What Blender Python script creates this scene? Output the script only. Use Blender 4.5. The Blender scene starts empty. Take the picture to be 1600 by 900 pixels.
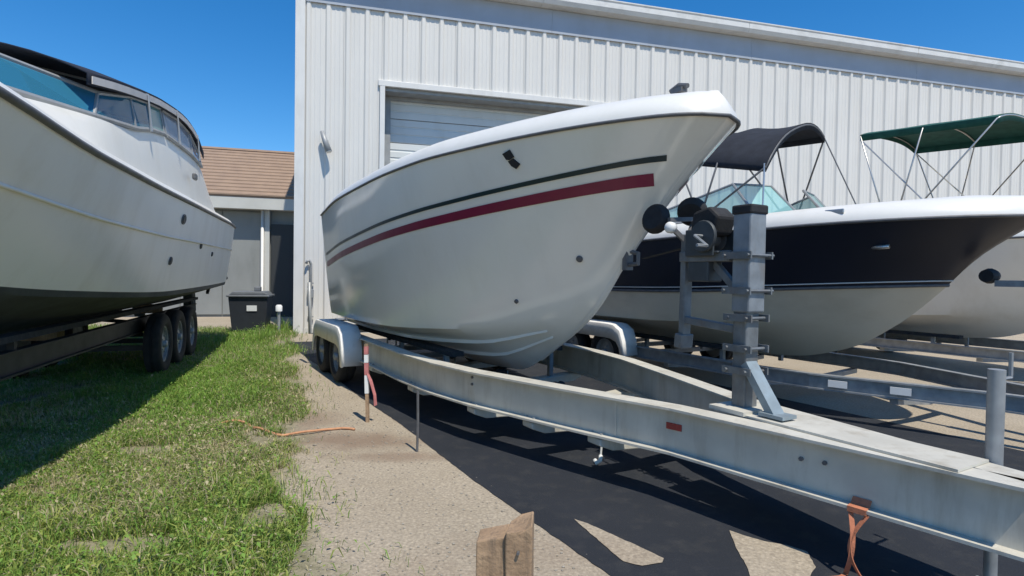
import bpy, math, random
import numpy as np
from mathutils import Vector, Matrix
R = math.radians
random.seed(7); rng = np.random.default_rng(7)
scene = bpy.context.scene
col = scene.collection

# ------------------------------------------------------------------ camera
CAMH = 1.45
cam_d = bpy.data.cameras.new('camera'); cam = bpy.data.objects.new('camera', cam_d); col.objects.link(cam)
cam_d.sensor_width = 36; cam_d.lens = 20.25; cam_d.clip_start = .05; cam_d.clip_end = 2000
cam.matrix_world = Matrix.Translation((0, 0, CAMH)) @ Matrix.Rotation(R(90 - 1.21), 4, 'X') @ Matrix.Rotation(R(0.9), 4, 'Z')
scene.camera = cam

# ------------------------------------------------------------------ light
SUN_EL, SUN_AZ = 62.0, 150.0            # azimuth clockwise from +Y
w = bpy.data.worlds.new('World'); scene.world = w; w.use_nodes = True
nt = w.node_tree; bg = nt.nodes['Background']
sky = nt.nodes.new('ShaderNodeTexSky'); sky.sky_type = 'NISHITA'; sky.sun_disc = False
sky.sun_elevation = R(SUN_EL); sky.sun_rotation = R(SUN_AZ)
sky.air_density = 1.0; sky.dust_density = 0.0; sky.ozone_density = 6.0; sky.altitude = 0
hs = nt.nodes.new('ShaderNodeHueSaturation'); hs.inputs['Saturation'].default_value = 1.30
nt.links.new(sky.outputs['Color'], hs.inputs['Color']); nt.links.new(hs.outputs['Color'], bg.inputs['Color']); bg.inputs['Strength'].default_value = 0.118
sl = bpy.data.lights.new('sun', 'SUN'); sl.energy = 3.8; sl.angle = R(.55); sl.color = (1, .935, .81)
so = bpy.data.objects.new('sun', sl); col.objects.link(so)
S = Vector((math.sin(R(SUN_AZ)) * math.cos(R(SUN_EL)), math.cos(R(SUN_AZ)) * math.cos(R(SUN_EL)), math.sin(R(SUN_EL))))
so.rotation_euler = S.to_track_quat('Z', 'Y').to_euler(); so.location = (0, 0, 30)
scene.view_settings.view_transform = 'Standard'; scene.view_settings.look = 'None'
scene.view_settings.exposure = 0.40; scene.view_settings.gamma = 1.0
scene.render.engine = 'CYCLES'

# ------------------------------------------------------------------ materials
def mat(name, color, rough=.5, metal=0, var=.0, vscale=3, var2=None, bump=0, bscale=60, coat=0, grime=None, gscale=(2, 2, 2), gamt=.5, spec=.5, trans=0):
    m = bpy.data.materials.new(name); m.use_nodes = True
    n = m.node_tree.nodes; l = m.node_tree.links; b = n['Principled BSDF']
    b.inputs['Roughness'].default_value = rough; b.inputs['Metallic'].default_value = metal
    b.inputs['Coat Weight'].default_value = coat; b.inputs['Coat Roughness'].default_value = .12
    b.inputs['Specular IOR Level'].default_value = spec
    b.inputs['Transmission Weight'].default_value = trans
    c4 = (*color, 1); geo = n.new('ShaderNodeNewGeometry'); cur = None
    b.inputs['Base Color'].default_value = c4
    if var or var2:
        no = n.new('ShaderNodeTexNoise'); no.inputs['Scale'].default_value = vscale; no.inputs['Detail'].default_value = 6
        l.new(geo.outputs['Position'], no.inputs['Vector'])
        rp = n.new('ShaderNodeValToRGB'); l.new(no.outputs['Fac'], rp.inputs['Fac'])
        rp.color_ramp.elements[0].position = .32; rp.color_ramp.elements[1].position = .68
        lo = var2 if var2 else tuple(c * (1 - var) for c in color)
        rp.color_ramp.elements[0].color = (*lo, 1); rp.color_ramp.elements[1].color = c4
        cur = rp.outputs['Color']
        mr = n.new('ShaderNodeMapRange'); mr.inputs['To Min'].default_value = min(1, rough + .12); mr.inputs['To Max'].default_value = max(.02, rough - .08)
        l.new(no.outputs['Fac'], mr.inputs['Value']); l.new(mr.outputs['Result'], b.inputs['Roughness'])
    if grime:
        mp = n.new('ShaderNodeMapping'); mp.inputs['Scale'].default_value = gscale
        l.new(geo.outputs['Position'], mp.inputs['Vector'])
        ng = n.new('ShaderNodeTexNoise'); ng.inputs['Scale'].default_value = 1; ng.inputs['Detail'].default_value = 8; ng.inputs['Roughness'].default_value = .65
        l.new(mp.outputs['Vector'], ng.inputs['Vector'])
        rg = n.new('ShaderNodeValToRGB'); rg.color_ramp.elements[0].position = .5; rg.color_ramp.elements[1].position = .78
        rg.color_ramp.elements[0].color = (0, 0, 0, 1); rg.color_ramp.elements[1].color = (gamt, gamt, gamt, 1)
        l.new(ng.outputs['Fac'], rg.inputs['Fac'])
        mx = n.new('ShaderNodeMix'); mx.data_type = 'RGBA'
        l.new(rg.outputs['Color'], mx.inputs['Factor'])
        if cur: l.new(cur, mx.inputs['A'])
        else: mx.inputs['A'].default_value = c4
        mx.inputs['B'].default_value = (*grime, 1); cur = mx.outputs['Result']
    if cur: l.new(cur, b.inputs['Base Color'])
    if bump:
        nb = n.new('ShaderNodeTexNoise'); nb.inputs['Scale'].default_value = bscale; nb.inputs['Detail'].default_value = 5
        l.new(geo.outputs['Position'], nb.inputs['Vector'])
        bp = n.new('ShaderNodeBump'); bp.inputs['Strength'].default_value = bump; bp.inputs['Distance'].default_value = .01
        l.new(nb.outputs['Fac'], bp.inputs['Height']); l.new(bp.outputs['Normal'], b.inputs['Normal'])
    return m

M = {}
M['gel'] = mat('gelcoat white', (.82, .795, .73), .15, var=.03, vscale=2.2, grime=(.52, .46, .35), gscale=(2.5, 2.5, .5), gamt=.16, coat=.5, bump=.12, bscale=1.4)
M['geldeck'] = mat('gelcoat deck', (.72, .71, .67), .35, var=.05, vscale=4, grime=(.55, .53, .45), gscale=(5, 5, 5), gamt=.25)
M['gelold'] = mat('chalky gelcoat', (.78, .76, .70), .3, var=.06, vscale=1.5, grime=(.48, .43, .33), gscale=(2.2, 2.2, .4), gamt=.35)
M['gelbeige'] = mat('bottom gelcoat', (.70, .63, .50), .35, var=.08, vscale=1.8, grime=(.42, .35, .24), gscale=(1, 1, 2.5), gamt=.45)
M['navy'] = mat('navy gelcoat', (.010, .014, .027), .38, var=.2, vscale=2, spec=.35)
M['antifoul'] = mat('bottom paint', (.05, .06, .065), .7, var=.4, vscale=3, bump=.2, bscale=30)
M['stripe_dark'] = mat('dark teal stripe', (.015, .035, .042), .3, var=.15, vscale=6)
M['stripe_red'] = mat('maroon stripe', (.21, .017, .055), .3, var=.15, vscale=6)
M['rub'] = mat('rub rail grey', (.13, .13, .135), .5, var=.3, vscale=12)
M['rubber'] = mat('black rubber', (.018, .018, .02), .75, var=.3, vscale=20, bump=.2, bscale=80)
M['tyre'] = mat('tyre rubber', (.022, .022, .023), .85, var=.35, vscale=10, bump=.3, bscale=60)
M['alu'] = mat('weathered aluminium', (.60, .575, .50), .55, .1, var=.2, vscale=4, grime=(.25, .20, .13), gscale=(7, 7, 1.2), gamt=.6, bump=.05, bscale=40)
M['galv'] = mat('galvanised steel', (.36, .375, .385), .5, .35, var=.3, vscale=9, grime=(.2, .21, .21), gscale=(8, 8, 3), gamt=.55, bump=.06, bscale=30)
M['steelblue'] = mat('painted grey blue steel', (.27, .33, .36), .5, .2, var=.25, vscale=8, grime=(.15, .12, .09), gscale=(9, 9, 9), gamt=.5)
M['stainless'] = mat('stainless', (.55, .54, .52), .38, .8)
M['fender'] = mat('white fender plastic', (.82, .81, .78), .7, var=.08, vscale=5, grime=(.35, .32, .26), gscale=(5, 5, 5), gamt=.5)
M['carpet'] = mat('bunk carpet', (.035, .037, .04), .95, var=.4, vscale=20, bump=.6, bscale=200)
M['wall'] = mat('white steel cladding', (.66, .645, .61), .42, var=.05, vscale=.8, grime=(.47, .46, .43), gscale=(2.2, 2.2, .25), gamt=.4)
M['trim'] = mat('white trim', (.68, .675, .655), .4, var=.06, vscale=2, grime=(.4, .39, .35), gscale=(3, 3, 1), gamt=.4)
M['gutter'] = mat('gutter white', (.66, .66, .64), .4, var=.08, vscale=3, grime=(.32, .31, .28), gscale=(2, 2, 2), gamt=.5)
M['doorw'] = mat('white roll door', (.64, .66, .65), .4, var=.06, vscale=1.2, grime=(.45, .45, .42), gscale=(1.5, 1.5, .6), gamt=.4)
M['jamb'] = mat('grey jamb steel', (.33, .34, .345), .5, .2, var=.2, vscale=5)
M['roofsheet'] = mat('roof sheet', (.55, .56, .56), .4, .2, var=.1, vscale=2)
M['shingle'] = mat('brown shingle', (.31, .22, .16), .9, var2=(.26, .185, .14), vscale=3, bump=.5, bscale=25)
M['fascia'] = mat('pale fascia', (.55, .55, .52), .6, var=.1, vscale=2)
M['greywall'] = mat('grey painted siding', (.25, .262, .258), .7, var=.1, vscale=1.5, grime=(.14, .15, .145), gscale=(2, 2, .5), gamt=.5)
M['dark'] = mat('dark opening', (.03, .033, .035), .6)
M['canvas_black'] = mat('black canvas', (.016, .019, .028), .9, var=.3, vscale=8, bump=.2, bscale=90)
M['canvas_green'] = mat('green canvas', (.008, .085, .065), .85, var=.3, vscale=8, bump=.2, bscale=90)
M['canvas_navy'] = mat('navy canvas', (.012, .018, .035), .9, var=.3, vscale=8, bump=.2, bscale=90)
M['vinyl'] = mat('pale vinyl', (.62, .58, .55), .6, var=.1, vscale=6)
M['wood'] = mat('weathered timber', (.40, .27, .165), .85, var2=(.25, .165, .10), vscale=9, grime=(.10, .08, .06), gscale=(60, 60, 3), gamt=.8, bump=.6, bscale=40)
M['palewood'] = mat('pale board', (.50, .43, .33), .85, var2=(.36, .30, .22), vscale=20, bump=.3, bscale=60)
M['orange'] = mat('orange webbing', (.52, .19, .10), .8, var=.25, vscale=25, bump=.3, bscale=150)
M['orange_old'] = mat('faded orange rope', (.60, .30, .16), .85, var=.35, vscale=14, bump=.4, bscale=120)
M['red'] = mat('red reflector', (.33, .03, .035), .25, var=.2, vscale=20)
M['white'] = mat('white plastic', (.75, .75, .73), .4, var=.05, vscale=6)
M['bin'] = mat('dark bin plastic', (.024, .028, .036), .55, var=.25, vscale=6)
M['binlid'] = mat('grey lid plastic', (.16, .17, .18), .5, var=.25, vscale=6)
M['tape'] = mat('pink stake tape', (.55, .20, .19), .7, var=.3, vscale=20)
M['blacksteel'] = mat('black painted steel', (.02, .021, .022), .6, var=.3, vscale=6)
M['darksteel'] = mat('dark grey steel', (.07, .08, .088), .5, .3, var=.3, vscale=9)
M['darkgalv'] = mat('dull galvanised steel', (.20, .215, .225), .55, .35, var=.35, vscale=11, grime=(.16, .10, .06), gscale=(11, 11, 4), gamt=.55, bump=.1, bscale=40)
M['sleeve'] = mat('weathered steel sleeve', (.27, .295, .32), .55, .3, var=.3, vscale=9, grime=(.17, .12, .08), gscale=(12, 12, 3), gamt=.6, bump=.1, bscale=40)
M['eave_shade'] = mat('blue grey eave shade', (.36, .40, .46), .5, var=.1, vscale=1.2, grime=(.28, .29, .30), gscale=(2, 2, .6), gamt=.4)  # eave shade put into the colour of the added strip
M['amber'] = mat('amber lens', (.6, .2, .02), .2)

def glass(name, color, alpha):
    m = bpy.data.materials.new(name); m.use_nodes = True
    n = m.node_tree.nodes; l = m.node_tree.links; b = n['Principled BSDF']
    b.inputs['Base Color'].default_value = (*color, 1); b.inputs['Roughness'].default_value = .05
    tr = n.new('ShaderNodeBsdfTransparent'); tr.inputs['Color'].default_value = (*[min(1, c * .55 + .42) for c in color], 1)
    mx = n.new('ShaderNodeMixShader'); mx.inputs['Fac'].default_value = alpha
    l.new(tr.outputs[0], mx.inputs[1]); l.new(b.outputs[0], mx.inputs[2]); l.new(mx.outputs[0], n['Material Output'].inputs['Surface'])
    return m
M['teal'] = glass('teal tinted glass', (.32, .60, .60), .55)
M['hazyvinyl'] = glass('hazy vinyl', (.42, .45, .50), .8)
M['blueglass'] = glass('blue tinted glass', (.06, .30, .48), .5)

# ------------------------------------------------------------------ mesh helpers
class MB:
    def __init__(s): s.v = []; s.f = []
    def add(s, vs, fs):
        o = len(s.v); s.v += [tuple(p) for p in vs]; s.f += [tuple(i + o for i in f) for f in fs]; return s
    def box(s, c, d, rot=None, taper=1.0):
        hx, hy, hz = d[0] / 2, d[1] / 2, d[2] / 2; vs = []
        for z in (-1, 1):
            k = taper if z > 0 else 1
            for (x, y) in ((-1, -1), (1, -1), (1, 1), (-1, 1)): vs.append(Vector((x * hx * k, y * hy * k, z * hz)))
        if rot is not None: vs = [rot @ v for v in vs]
        vs = [v + Vector(c) for v in vs]
        return s.add(vs, [(3, 2, 1, 0), (4, 5, 6, 7), (0, 1, 5, 4), (1, 2, 6, 5), (2, 3, 7, 6), (3, 0, 4, 7)])
    def bar(s, a, b, w, h, up=(0, 0, 1)):
        a = Vector(a); b = Vector(b); d = (b - a).normalized(); u = Vector(up)
        if abs(d.dot(u)) > .98: u = Vector((1, 0, 0))
        x = d.cross(u).normalized(); y = x.cross(d)
        vs = [p + x * sx * w / 2 + y * sy * h / 2 for p in (a, b) for (sx, sy) in ((-1, -1), (1, -1), (1, 1), (-1, 1))]
        return s.add(vs, [(3, 2, 1, 0), (4, 5, 6, 7), (0, 1, 5, 4), (1, 2, 6, 5), (2, 3, 7, 6), (3, 0, 4, 7)])
    def tube(s, path, r, n=8, cap=True, sq=None):
        P = [Vector(p) for p in path]; rings = []
        prev = None
        for i, p in enumerate(P):
            d = (P[min(i + 1, len(P) - 1)] - P[max(i - 1, 0)]).normalized()
            if prev is None:
                u = Vector((0, 0, 1)) if abs(d.z) < .9 else Vector((1, 0, 0))
                x = d.cross(u).normalized()
            else: x = (prev - d * prev.dot(d)).normalized()
            prev = x; y = d.cross(x); rr = r[i] if isinstance(r, (list, tuple)) else r
            ry = rr * (sq or 1)
            rings.append([p + x * math.cos(2 * math.pi * k / n) * rr + y * math.sin(2 * math.pi * k / n) * ry for k in range(n)])
        vs = [v for g in rings for v in g]; fs = []
        for i in range(len(P) - 1):
            for k in range(n): fs.append((i * n + k, i * n + (k + 1) % n, (i + 1) * n + (k + 1) % n, (i + 1) * n + k))
        if cap: fs.append(tuple(range(n - 1, -1, -1))); fs.append(tuple((len(P) - 1) * n + k for k in range(n)))
        return s.add(vs, fs)
    def lathe(s, prof, c=(0, 0, 0), rot=None, n=24):
        vs = []; fs = []; m = len(prof)
        for k in range(n):
            a = 2 * math.pi * k / n
            for (r, y) in prof:
                v = Vector((r * math.cos(a), y, r * math.sin(a)))
                if rot is not None: v = rot @ v
                vs.append(v + Vector(c))
        for k in range(n):
            for i in range(m - 1): fs.append((k * m + i, k * m + i + 1, ((k + 1) % n) * m + i + 1, ((k + 1) % n) * m + i))
        return s.add(vs, fs)
    def grid(s, rows, flip=False):
        n = len(rows[0]); vs = [p for r in rows for p in r]; fs = []
        for i in range(len(rows) - 1):
            for j in range(n - 1):
                q = (i * n + j, i * n + j + 1, (i + 1) * n + j + 1, (i + 1) * n + j)
                fs.append(q[::-1] if flip else q)
        return s.add(vs, fs)
    def prism(s, poly, axis, a, b):
        """poly of 2D points extruded along axis 'x','y' or 'z' from a to b"""
        def P(u, v, t): return {'x': (t, u, v), 'y': (u, t, v), 'z': (u, v, t)}[axis]
        n = len(poly); vs = [P(u, v, a) for u, v in poly] + [P(u, v, b) for u, v in poly]
        fs = [tuple(range(n - 1, -1, -1)), tuple(range(n, 2 * n))] + [(i, (i + 1) % n, n + (i + 1) % n, n + i) for i in range(n)]
        return s.add(vs, fs)
    def build(s, name, m, parent=None, smooth=False, bevel=0, solid=0, autosm=None, fix=True):
        me = bpy.data.meshes.new(name); me.from_pydata(s.v, [], s.f); me.validate()
        if fix:
            import bmesh
            bm = bmesh.new(); bm.from_mesh(me)
            bmesh.ops.remove_doubles(bm, verts=bm.verts, dist=1e-5)
            bmesh.ops.recalc_face_normals(bm, faces=bm.faces); bm.to_mesh(me); bm.free()
        me.materials.append(M[m] if isinstance(m, str) else m)
        if smooth: me.polygons.foreach_set('use_smooth', [True] * len(me.polygons))
        if autosm:
            me.polygons.foreach_set('use_smooth', [True] * len(me.polygons)); me.set_sharp_from_angle(angle=R(autosm))
        return link(name, me, parent, bevel, solid)

def link(name, me, parent=None, bevel=0, solid=0):
    o = bpy.data.objects.new(name, me); col.objects.link(o); o.parent = parent
    if solid:
        md = o.modifiers.new('solid', 'SOLIDIFY'); md.thickness = solid; md.offset = 0
    if bevel:
        md = o.modifiers.new('bevel', 'BEVEL'); md.width = bevel; md.segments = 2; md.limit_method = 'ANGLE'; md.angle_limit = R(40)
    return o

def tag(o, label, cat, group=None):
    o['label'] = label; o['category'] = cat
    if group: o['group'] = group
    return o
def thing(name, label, cat, loc=(0, 0, 0), rz=0, group=None):
    o = bpy.data.objects.new(name, None); col.objects.link(o); o.empty_display_size = .2
    o.location = loc; o.rotation_euler = (0, 0, rz); return tag(o, label, cat, group)
def interp(tab, x):
    xs = [a for a, _ in tab]; ys = [b for _, b in tab]
    if x <= xs[0]: return ys[0]
    if x >= xs[-1]: return ys[-1]
    i = next(k for k in range(len(xs) - 1) if xs[k] <= x <= xs[k + 1])
    h = xs[i + 1] - xs[i]; t = (x - xs[i]) / h
    def sl(k):
        if k == 0: return (ys[1] - ys[0]) / (xs[1] - xs[0])
        if k == len(xs) - 1: return (ys[-1] - ys[-2]) / (xs[-1] - xs[-2])
        a = (ys[k] - ys[k - 1]) / (xs[k] - xs[k - 1]); b = (ys[k + 1] - ys[k]) / (xs[k + 1] - xs[k])
        return 0 if a * b <= 0 else 2 * a * b / (a + b)
    m0, m1 = sl(i) * h, sl(i + 1) * h
    return (2 * t**3 - 3 * t**2 + 1) * ys[i] + (t**3 - 2 * t**2 + t) * m0 + (-2 * t**3 + 3 * t**2) * ys[i + 1] + (t**3 - t**2) * m1

# ================================================================== SETTING
# ground: one sheet, concrete yard with a weedy soil strip on the left
def edge_x(y):      # right-hand edge of the weed strip
    return interp([(0, .2), (1.5, -.35), (2.4, -.72), (3, -1.02), (3.8, -1.5), (4.8, -1.8), (5.9, -2.15), (7.5, -2.75), (9.5, -3.6), (12.6, -4.75), (13.6, -5.2)], y)

def ground_mat():
    m = bpy.data.materials.new('yard ground'); m.use_nodes = True
    n = m.node_tree.nodes; l = m.node_tree.links; b = n['Principled BSDF']; b.inputs['Roughness'].default_value = .92
    geo = n.new('ShaderNodeNewGeometry')
    def noise(sc, det=6, rough=.6):
        t = n.new('ShaderNodeTexNoise'); t.inputs['Scale'].default_value = sc; t.inputs['Detail'].default_value = det; t.inputs['Roughness'].default_value = rough
        l.new(geo.outputs['Position'], t.inputs['Vector']); return t.outputs['Fac']
    def ramp(fac, a, ca, bb, cb):
        r = n.new('ShaderNodeValToRGB'); r.color_ramp.elements[0].position = a; r.color_ramp.elements[1].position = bb
        r.color_ramp.elements[0].color = (*ca, 1); r.color_ramp.elements[1].color = (*cb, 1); l.new(fac, r.inputs['Fac']); return r.outputs['Color']
    def mix(f, a, c, mode='MIX'):
        x = n.new('ShaderNodeMix'); x.data_type = 'RGBA'; x.blend_type = mode
        if isinstance(f, float): x.inputs['Factor'].default_value = f
        else: l.new(f, x.inputs['Factor'])
        for key, val in (('A', a), ('B', c)):
            if isinstance(val, tuple): x.inputs[key].default_value = (*val, 1)
            else: l.new(val, x.inputs[key])
        return x.outputs['Result']
    base = ramp(noise(.9), .3, (.355, .305, .235), .7, (.43, .375, .30))
    fine = ramp(noise(55, 4), .35, (.62, .6, .57), .65, (1.12, 1.1, 1.06))
    con = mix(.75, base, fine, 'MULTIPLY')
    vo = n.new('ShaderNodeTexVoronoi'); vo.inputs['Scale'].default_value = 42; l.new(geo.outputs['Position'], vo.inputs['Vector'])
    con = mix(.30, con, ramp(vo.outputs['Distance'], .1, (1.3, 1.28, 1.22), .55, (.62, .6, .58)), 'MULTIPLY')
    # brown dirt stains with a shape of their own
    for (cx, cy, rx, ry, amt) in ((-1.42, 4.95, .85, .30, .75), (-.9, 4.55, .5, .16, .6), (-2.0, 5.6, .35, .5, .6), (.2, 3.0, .8, .25, .25), (-.4, 2.6, .45, .3, .25)):
        mp = n.new('ShaderNodeMapping'); mp.inputs['Location'].default_value = (-cx / rx, -cy / ry, 0); mp.inputs['Scale'].default_value = (1 / rx, 1 / ry, 0)
        l.new(geo.outputs['Position'], mp.inputs['Vector'])
        ln = n.new('ShaderNodeVectorMath'); ln.operation = 'LENGTH'; l.new(mp.outputs['Vector'], ln.inputs[0])
        ad = n.new('ShaderNodeMath'); ad.operation = 'MULTIPLY_ADD'; l.new(noise(3.2), ad.inputs[0]); ad.inputs[1].default_value = 1.6; l.new(ln.outputs['Value'], ad.inputs[2])
        f = ramp(ad.outputs[0], 1.2, (amt, amt, amt), 1.9, (0, 0, 0))
        # ramp works 0..1: rescale
        f.node.color_ramp.elements[0].position = .45; f.node.color_ramp.elements[1].position = .8
        sc = n.new('ShaderNodeMath'); sc.operation = 'MULTIPLY'; sc.inputs[1].default_value = .42; l.new(ad.outputs[0], sc.inputs[0]); l.new(sc.outputs[0], f.node.inputs['Fac'])
        con = mix(f, con, (.185, .125, .085))
    at = n.new('ShaderNodeAttribute'); at.attribute_name = 'soil'
    sm = n.new('ShaderNodeMath'); sm.operation = 'MULTIPLY_ADD'; l.new(noise(2.4, 8, .7), sm.inputs[0]); sm.inputs[1].default_value = 1.1; l.new(at.outputs['Fac'], sm.inputs[2])
    sf = ramp(sm.outputs[0], .78, (0, 0, 0), 1.0, (1, 1, 1))
    soil = ramp(noise(9, 8, .7), .3, (.13, .12, .065), .72, (.34, .31, .22))
    soil = mix(.6, soil, fine, 'MULTIPLY')
    l.new(mix(sf, con, soil), b.inputs['Base Color'])
    bp = n.new('ShaderNodeBump'); bp.inputs['Strength'].default_value = .55; bp.inputs['Distance'].default_value = .012
    l.new(noise(45, 6), bp.inputs['Height']); l.new(bp.outputs['Normal'], b.inputs['Normal'])
    return m
def soil_amt(x, y):
    d = edge_x(y) - x                      # >0 inside the strip
    a = min(1, max(0, .35 + d * 1.1))
    if y > 13.6: a = min(a, max(0, 1 - (y - 13.6) * 1.0))
    if y < -3: a *= .0
    return a
xs = sorted(set([-400, -120, -50, -25, -16] + [round(-12 + .25 * i, 3) for i in range(69)] + [6, 8, 12, 20, 40, 100, 400]))
ys = sorted(set([-200, -60, -20, -8, -3] + [round(-2 + .25 * i, 3) for i in range(73)] + [18, 22, 30, 60, 150, 400]))
V = [(x, y, 0) for y in ys for x in xs]; nx = len(xs)
F = [(j * nx + i, j * nx + i + 1, (j + 1) * nx + i + 1, (j + 1) * nx + i) for j in range(len(ys) - 1) for i in range(nx - 1)]
me = bpy.data.meshes.new('ground'); me.from_pydata(V, [], F)
at = me.attributes.new('soil', 'FLOAT', 'POINT'); at.data.foreach_set('value', [soil_amt(x, y) for (x, y, z) in V])
GMAT = ground_mat(); me.materials.append(GMAT)
ground = link('ground', me); ground['kind'] = 'structure'

# asphalt apron under the trailers, darkened and blued to read as cast shade
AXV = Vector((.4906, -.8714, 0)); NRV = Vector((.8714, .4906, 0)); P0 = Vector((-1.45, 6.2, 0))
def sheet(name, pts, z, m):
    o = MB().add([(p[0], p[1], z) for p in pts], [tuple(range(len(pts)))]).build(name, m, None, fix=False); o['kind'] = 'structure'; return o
M['shade_asphalt'] = mat('shade toned asphalt', (.022, .025, .032), .8, var2=(.017, .020, .026), vscale=1.6, grime=(.06, .058, .055), gscale=(6, 6, 6), gamt=.5, bump=.5, bscale=130, spec=.3)
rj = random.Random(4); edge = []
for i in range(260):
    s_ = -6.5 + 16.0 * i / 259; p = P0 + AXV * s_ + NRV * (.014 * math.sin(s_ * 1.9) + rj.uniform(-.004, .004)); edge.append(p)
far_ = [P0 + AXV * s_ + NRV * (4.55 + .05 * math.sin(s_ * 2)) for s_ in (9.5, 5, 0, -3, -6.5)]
sheet('shade_asphalt', edge + far_, .004, 'shade_asphalt')
def gpx(x, y):
    d = 900 * CAMH / (y - 431 - .0157 * (x - 800)); return ((x - 800) / 900 * d, d)
def ragged(pts, step=.03, amp=.0025):
    out = []
    for i, p in enumerate(pts):
        q = pts[(i + 1) % len(pts)]; L_ = math.dist(p, q); k = max(1, int(L_ / step))
        for j in range(k):
            f = j / k; out.append((p[0] + (q[0] - p[0]) * f + rj.uniform(-amp, amp), p[1] + (q[1] - p[1]) * f + rj.uniform(-amp, amp)))
    return out
# pale concrete patches shaped as sunlit gaps in the painted shade
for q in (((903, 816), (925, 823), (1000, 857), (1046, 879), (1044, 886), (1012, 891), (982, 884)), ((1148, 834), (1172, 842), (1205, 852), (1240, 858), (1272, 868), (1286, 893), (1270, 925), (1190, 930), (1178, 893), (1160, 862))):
    sheet('lit_concrete_gap', ragged([gpx(*v) for v in q]), .008, GMAT)

# ------------------------------------------------------------------ main metal building
BL = (-5.10, 13.70, 0); BR = R(15)
bld = thing('metal_building', 'large white ribbed metal warehouse with tall recessed door and eave gutter', 'building', BL, BR)
LEN, DEP, EAVE = 27.2, 20.0, 8.45
DX0, DX1, DTOP, REC = 1.9, 8.2, 6.05, .52
PW = .9
def panel_mesh(name, h):
    prof = []
    def rib(c, wb, wt, hh): return [(c - wb / 2, 0), (c - wt / 2, -hh), (c + wt / 2, -hh), (c + wb / 2, 0)]
    g = .003
    prof = [(g, .02), (g, 0)] + rib(.10, .15, .07, .042) + rib(.265, .05, .025, .006) + rib(.385, .05, .025, .006) + rib(.55, .15, .07, .042) + rib(.715, .05, .025, .006) + rib(.825, .05, .025, .006) + [(PW - g, 0), (PW - g, .02)]
    mb = MB(); mb.grid([[(x, y, 0) for x, y in prof], [(x, y, h) for x, y in prof]])
    me = bpy.data.meshes.new(name); me.from_pydata(mb.v, [], mb.f); me.materials.append(M['wall']); return me
tall = panel_mesh('wall_panel', EAVE - .12); short = panel_mesh('wall_panel_over_door', EAVE - DTOP - .12)
npan = int((LEN - .2) / PW)
for i in range(npan):
    x = .1 + i * PW
    over = x > DX0 - .01 and x < DX1 - .01
    o = link('wall_panel', short if over else tall, bld); o.location = (x, 0, DTOP + .12 if over else .12)
# shell behind the cladding
mb = MB()
mb.box((DX0 / 2 - .02, .16, EAVE / 2), (DX0 - .06, .24, EAVE)); mb.box(((DX1 + LEN) / 2 + .02, .16, EAVE / 2), (LEN - DX1 - .06, .24, EAVE))
mb.box(((DX0 + DX1) / 2, .16, (EAVE + DTOP) / 2 + .02), (DX1 - DX0 + .02, .236, EAVE - DTOP - .04))
mb.build('wall_liner', 'trim', bld)
mb = MB(); mb.box((.12, DEP / 2 + .2, EAVE / 2), (.2, DEP - .1, EAVE)); mb.box((LEN - .12, DEP / 2 + .2, EAVE / 2), (.2, DEP - .1, EAVE)); mb.box((LEN / 2, DEP + .2, EAVE / 2), (LEN - .1, .2, EAVE))
mb.build('side_wall', 'wall', bld)
# roof: low gable
mb = MB()
for (y0, z0, y1, z1) in ((-.22, EAVE + .30, DEP / 2, EAVE + 1.4), (DEP + .5, EAVE + .30, DEP / 2, EAVE + 1.4)):
    mb.add([(-.15, y0, z0), (LEN + .15, y0, z0), (LEN + .15, y1, z1), (-.15, y1, z1), (-.15, y0, z0 + .06), (LEN + .15, y0, z0 + .06), (LEN + .15, y1, z1 + .06), (-.15, y1, z1 + .06)],
           [(3, 2, 1, 0), (4, 5, 6, 7), (0, 1, 5, 4), (1, 2, 6, 5), (2, 3, 7, 6), (3, 0, 4, 7)])
for x in (0.06, LEN - .06): mb.add([(x, 0, EAVE), (x, DEP, EAVE), (x, DEP, EAVE + .3), (x, DEP / 2, EAVE + 1.4), (x, 0, EAVE + .3)], [(0, 1, 2, 3, 4)])
roof = mb.build('roof', 'roofsheet', bld)
# gutter in lengths
gx = -.2; k = 0
while gx < LEN:
    x1 = min(gx + 6.1, LEN + .2)
    mb = MB(); mb.prism([(-.03, EAVE + .0), (-.34, EAVE + .0), (-.395, EAVE + .10), (-.395, EAVE + .24), (-.415, EAVE + .27), (-.415, EAVE + .30), (-.375, EAVE + .30), (-.375, EAVE + .06), (-.05, EAVE + .06), (-.03, EAVE + .2)], 'x', gx + .004, x1 - .004)
    mb.build('gutter', 'gutter', bld); gx = x1
mb = MB(); mb.box((LEN / 2, -.028, EAVE + .14), (LEN, .05, .26)); mb.build('eave_trim', 'trim', bld)
gx = .14  # strip added below the gutter, its blue-grey colour deepens the eave shadow
while gx < LEN - .1:
    x1 = min(gx + 6.1, LEN - .05); MB().box(((gx + x1) / 2, -.052, EAVE - .31), (x1 - gx - .006, .014, .60)).build('eave_shade_band', 'eave_shade', bld); gx = x1
# corner trim, base trim
mb = MB(); mb.box((.02, .09, EAVE / 2), (.20, .30, EAVE)); mb.prism([(-.09, -.062), (.13, -.062), (.13, -.058 + .004), (-.09, -.05)], 'z', 0, EAVE - .01)
mb.build('corner_trim', 'trim', bld, bevel=.008)
mb = MB(); mb.box(((DX0 + .1) / 2 + .02, .03, .06), (DX0 - .14, .16, .12)); mb.box(((DX1 + LEN) / 2, .03, .06), (LEN - DX1, .16, .12)); mb.build('base_trim', 'fascia', bld)
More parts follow.
